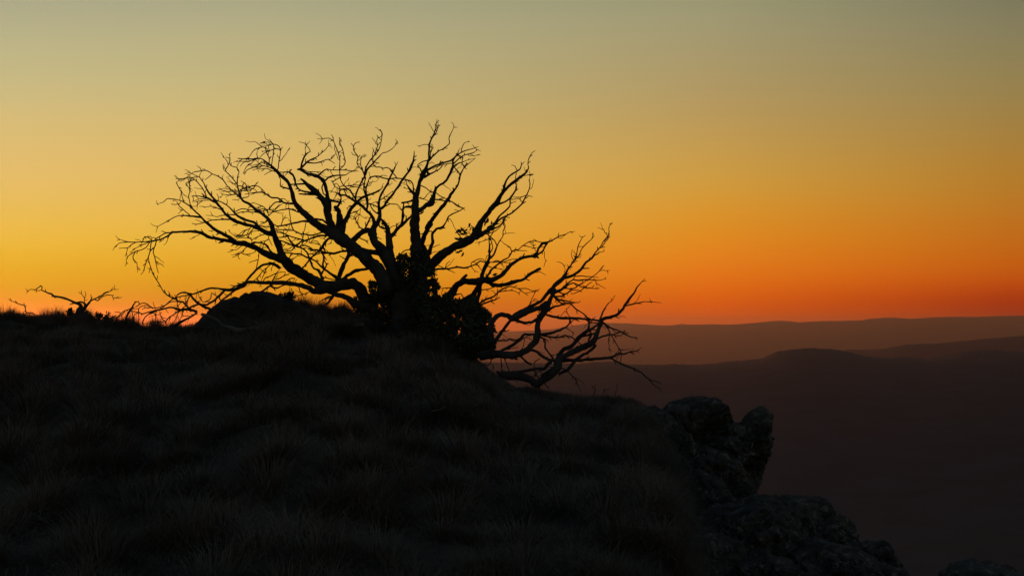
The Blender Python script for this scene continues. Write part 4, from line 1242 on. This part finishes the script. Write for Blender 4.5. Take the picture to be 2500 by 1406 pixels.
# ------------------------------------------------------------------ low heath shrubs and stalks along the skyline
def heath(px, top, base_row, spread, D, label, stems=9, seed=0, leafy=True):
    r = np.random.default_rng(seed)
    b = pt(px, base_row + 6, D); t = thing("heath_shrub", label, "shrub", b, "low heath shrubs along the skyline")
    Vl = []; Fl = []; o2 = 0
    H = (base_row - top) / FPX * D
    for k in range(stems):
        f = r.uniform(-1, 1); ht = H * r.uniform(.55, 1.05) * (1 - .35 * abs(f))
        tip = np.array([f * spread / FPX * D, r.normal(0, .05), ht + 6 / FPX * D])
        tt = np.linspace(0, 1, 9)[:, None]
        W = tip * tt + np.array([0, 0, 1]) * (ht * .15 * np.sin(np.pi * tt)) + r.normal(0, .004, (9, 3)) * tt
        Vt, Ft = tube(W, np.linspace(1.6, .7, 9) * D / FPX, 5, seed + k)
        mesh_obj("stem", Vt, Ft, M_BARK, t, smooth=True)
        if leafy:
            for j in range(34):
                q = r.uniform(.3, 1.0); p = W[min(8, int(q * 8))] + r.normal(0, .008, 3)
                v = tip / np.linalg.norm(tip) * .6 + r.normal(0, .6, 3)
                Vl.append((LEAF_V * r.uniform(4, 8) * D / FPX) @ rot_from(v, r.uniform(0, 6)).T + p); Fl.append(LEAF_T + o2); o2 += 8
    if leafy:
        o = mesh_np("foliage", np.concatenate(Vl), np.concatenate(Fl), M_HEATH); o.parent = t; o["kind"] = "stuff"
    return t
heath(171, 752, 775, 10, 22.5, "dense upright heath sprig touching the small dead bush's foot", 9, 1)
heath(213, 752, 782, 16, 22.3, "loose heath sprig on the opposite flank of the small dead bush", 8, 2)
heath(238, 762, 790, 16, 22.3, "low heath clump between the small dead bush and the drooping limb tips", 10, 3)
heath(262, 757, 792, 12, 22.2, "spindly heath sprig closest to the drooping limb tips", 7, 4)
heath(702, 706, 740, 22, 20.9, "bushy dark heath shrub crowning the end of the large smooth boulder", 18, 5)
def stalks(label, lines, D, name, cat):
    P0 = lines[0][0]; b = pt(P0[0], P0[1], D); t = thing(name, label, cat, b)
    for k, l in enumerate(lines):
        q = densify(np.array([(x, y, w) for x, y, w in l], float))
        dd = D + np.linspace(0, .1 * (k % 3 - 1), len(q))
        W = np.stack([(q[:, 0] - CX) / FPX * dd, dd, -(q[:, 1] - HY) / FPX * dd], -1)
        Vt, Ft = tube(W, np.maximum(q[:, 2], 1.7) * .5 * D / FPX, 5, k)
        mesh_obj("stem", Vt - b, Ft, M_BARK, t, smooth=True)
    return t
h2 = lambda P: [(1120 + x / 4.8077, 740 + y / 4.8077, w) for x, y, w in P]
stalks("wiry dry stalks on the bare skyline between the cliff tree and the blunt rock block", [h2([(1670,1130,2.4),(1700,1035,2.2),(1780,995,1.8)]), h2([(1690,1060,1.8),(1715,990,1.5)]), h2([(1730,1130,2),(1760,1070,1.6)])], 18.35, "dry_stalks", "stalks")
stalks("two thin dry stems at the grassy rim, nearer to the blunt rock block", [h2([(1820,1140,2),(1850,1020,1.8),(1862,950,1.5)]), h2([(1840,1130,1.8),(1890,1070,1.5)])], 18.2, "dry_stalks", "stalks")
stalks("short forked dry sprig under the cliff tree's lowest drooping twig", [h2([(1570,1110,2.2),(1600,1020,2),(1560,965,1.8)]), h2([(1585,1000,2),(1610,950,1.8)]), h2([(1600,1020,1.8),(1610,985,1.6)])], 18.5, "dry_stalks", "stalks")

# ------------------------------------------------------------------ fallen twigs in the grass
TWIGS = [
 ([(155,1244),(158,1270),(164,1300),(160,1317)], 3.2, "upright curved grey twig standing in the low grass"),
 ([(362,1308),(368,1290),(379,1274),(400,1256),(420,1237)], 3.0, "forked pale twig lying in the lower grass"),
 ([(911,1112),(916,1124),(927,1136),(950,1143)], 2.8, "short hooked twig in mid-slope grass"),
 ([(1055,1003),(1072,1000),(1088,992)], 2.8, "small pale twig just downhill of the tree's leafy base"),
 ([(1254,1134),(1285,1136),(1318,1141)], 2.8, "straight thin twig lying level across the slope"),
 ([(1343,1150),(1358,1137),(1372,1127)], 2.8, "short twig tilted up beside the straight level one"),
 ([(1552,1130),(1596,1138),(1630,1156),(1614,1170)], 3.0, "long bent twig by the rock face with a hooked end"),
 ([(1130,1180),(1148,1186),(1165,1195)], 2.8, "small twig slanting downhill in mid-slope grass"),
 ([(1490,1040),(1512,1050),(1530,1062)], 2.6, "pale chip of wood in the grass toward the blunt rock block"),
]
for l, w, lab in TWIGS:
    mid = l[len(l) // 2]; D = ground_hit(*mid) - 0.75
    b = pt(mid[0], mid[1], D)
    q = densify(np.array([(x, y, w) for x, y in l], float))
    dd = np.full(len(q), D) + np.linspace(-.06, .06, len(q))
    W = np.stack([(q[:, 0] - CX) / FPX * dd, dd, -(q[:, 1] - HY) / FPX * dd], -1)
    Vt, Ft = tube(W, np.linspace(1, .6, len(q)) * w * .5 * D / FPX, 6, 5)
    o = mesh_obj("fallen_twig", Vt - b, Ft, M_PALE, smooth=True); o.location = b.tolist()
    tag(o, lab, "twig", "fallen twigs in the grass")

# ------------------------------------------------------------------ evening haze over the valleys
hb = [(-60000, -4000, -620), (60000, -4000, -620), (60000, 60000, -620), (-60000, 60000, -620)]
Vh = [list(v) for v in hb] + [[v[0], v[1], 240.0] for v in hb]
haze = mesh_obj("haze", Vh, [(3, 2, 1, 0), (4, 5, 6, 7), (0, 1, 5, 4), (1, 2, 6, 5), (2, 3, 7, 6), (3, 0, 4, 7)])
mh = bpy.data.materials.new("evening_haze"); mh.use_nodes = True
hn = mh.node_tree
for x in list(hn.nodes):
    if x.type != 'OUTPUT_MATERIAL': hn.nodes.remove(x)
pv = hn.nodes.new("ShaderNodeVolumePrincipled")
pv.inputs["Color"].default_value = (0.94, 0.66, 0.56, 1); pv.inputs["Density"].default_value = 1.7e-5; pv.inputs["Anisotropy"].default_value = 0.85
hn.links.new(pv.outputs[0], [x for x in hn.nodes if x.type == 'OUTPUT_MATERIAL'][0].inputs["Volume"])
haze.data.materials.append(mh); haze["kind"] = "stuff"
tag(haze, "thin warm evening haze filling the valleys and fading the far hills", "haze")
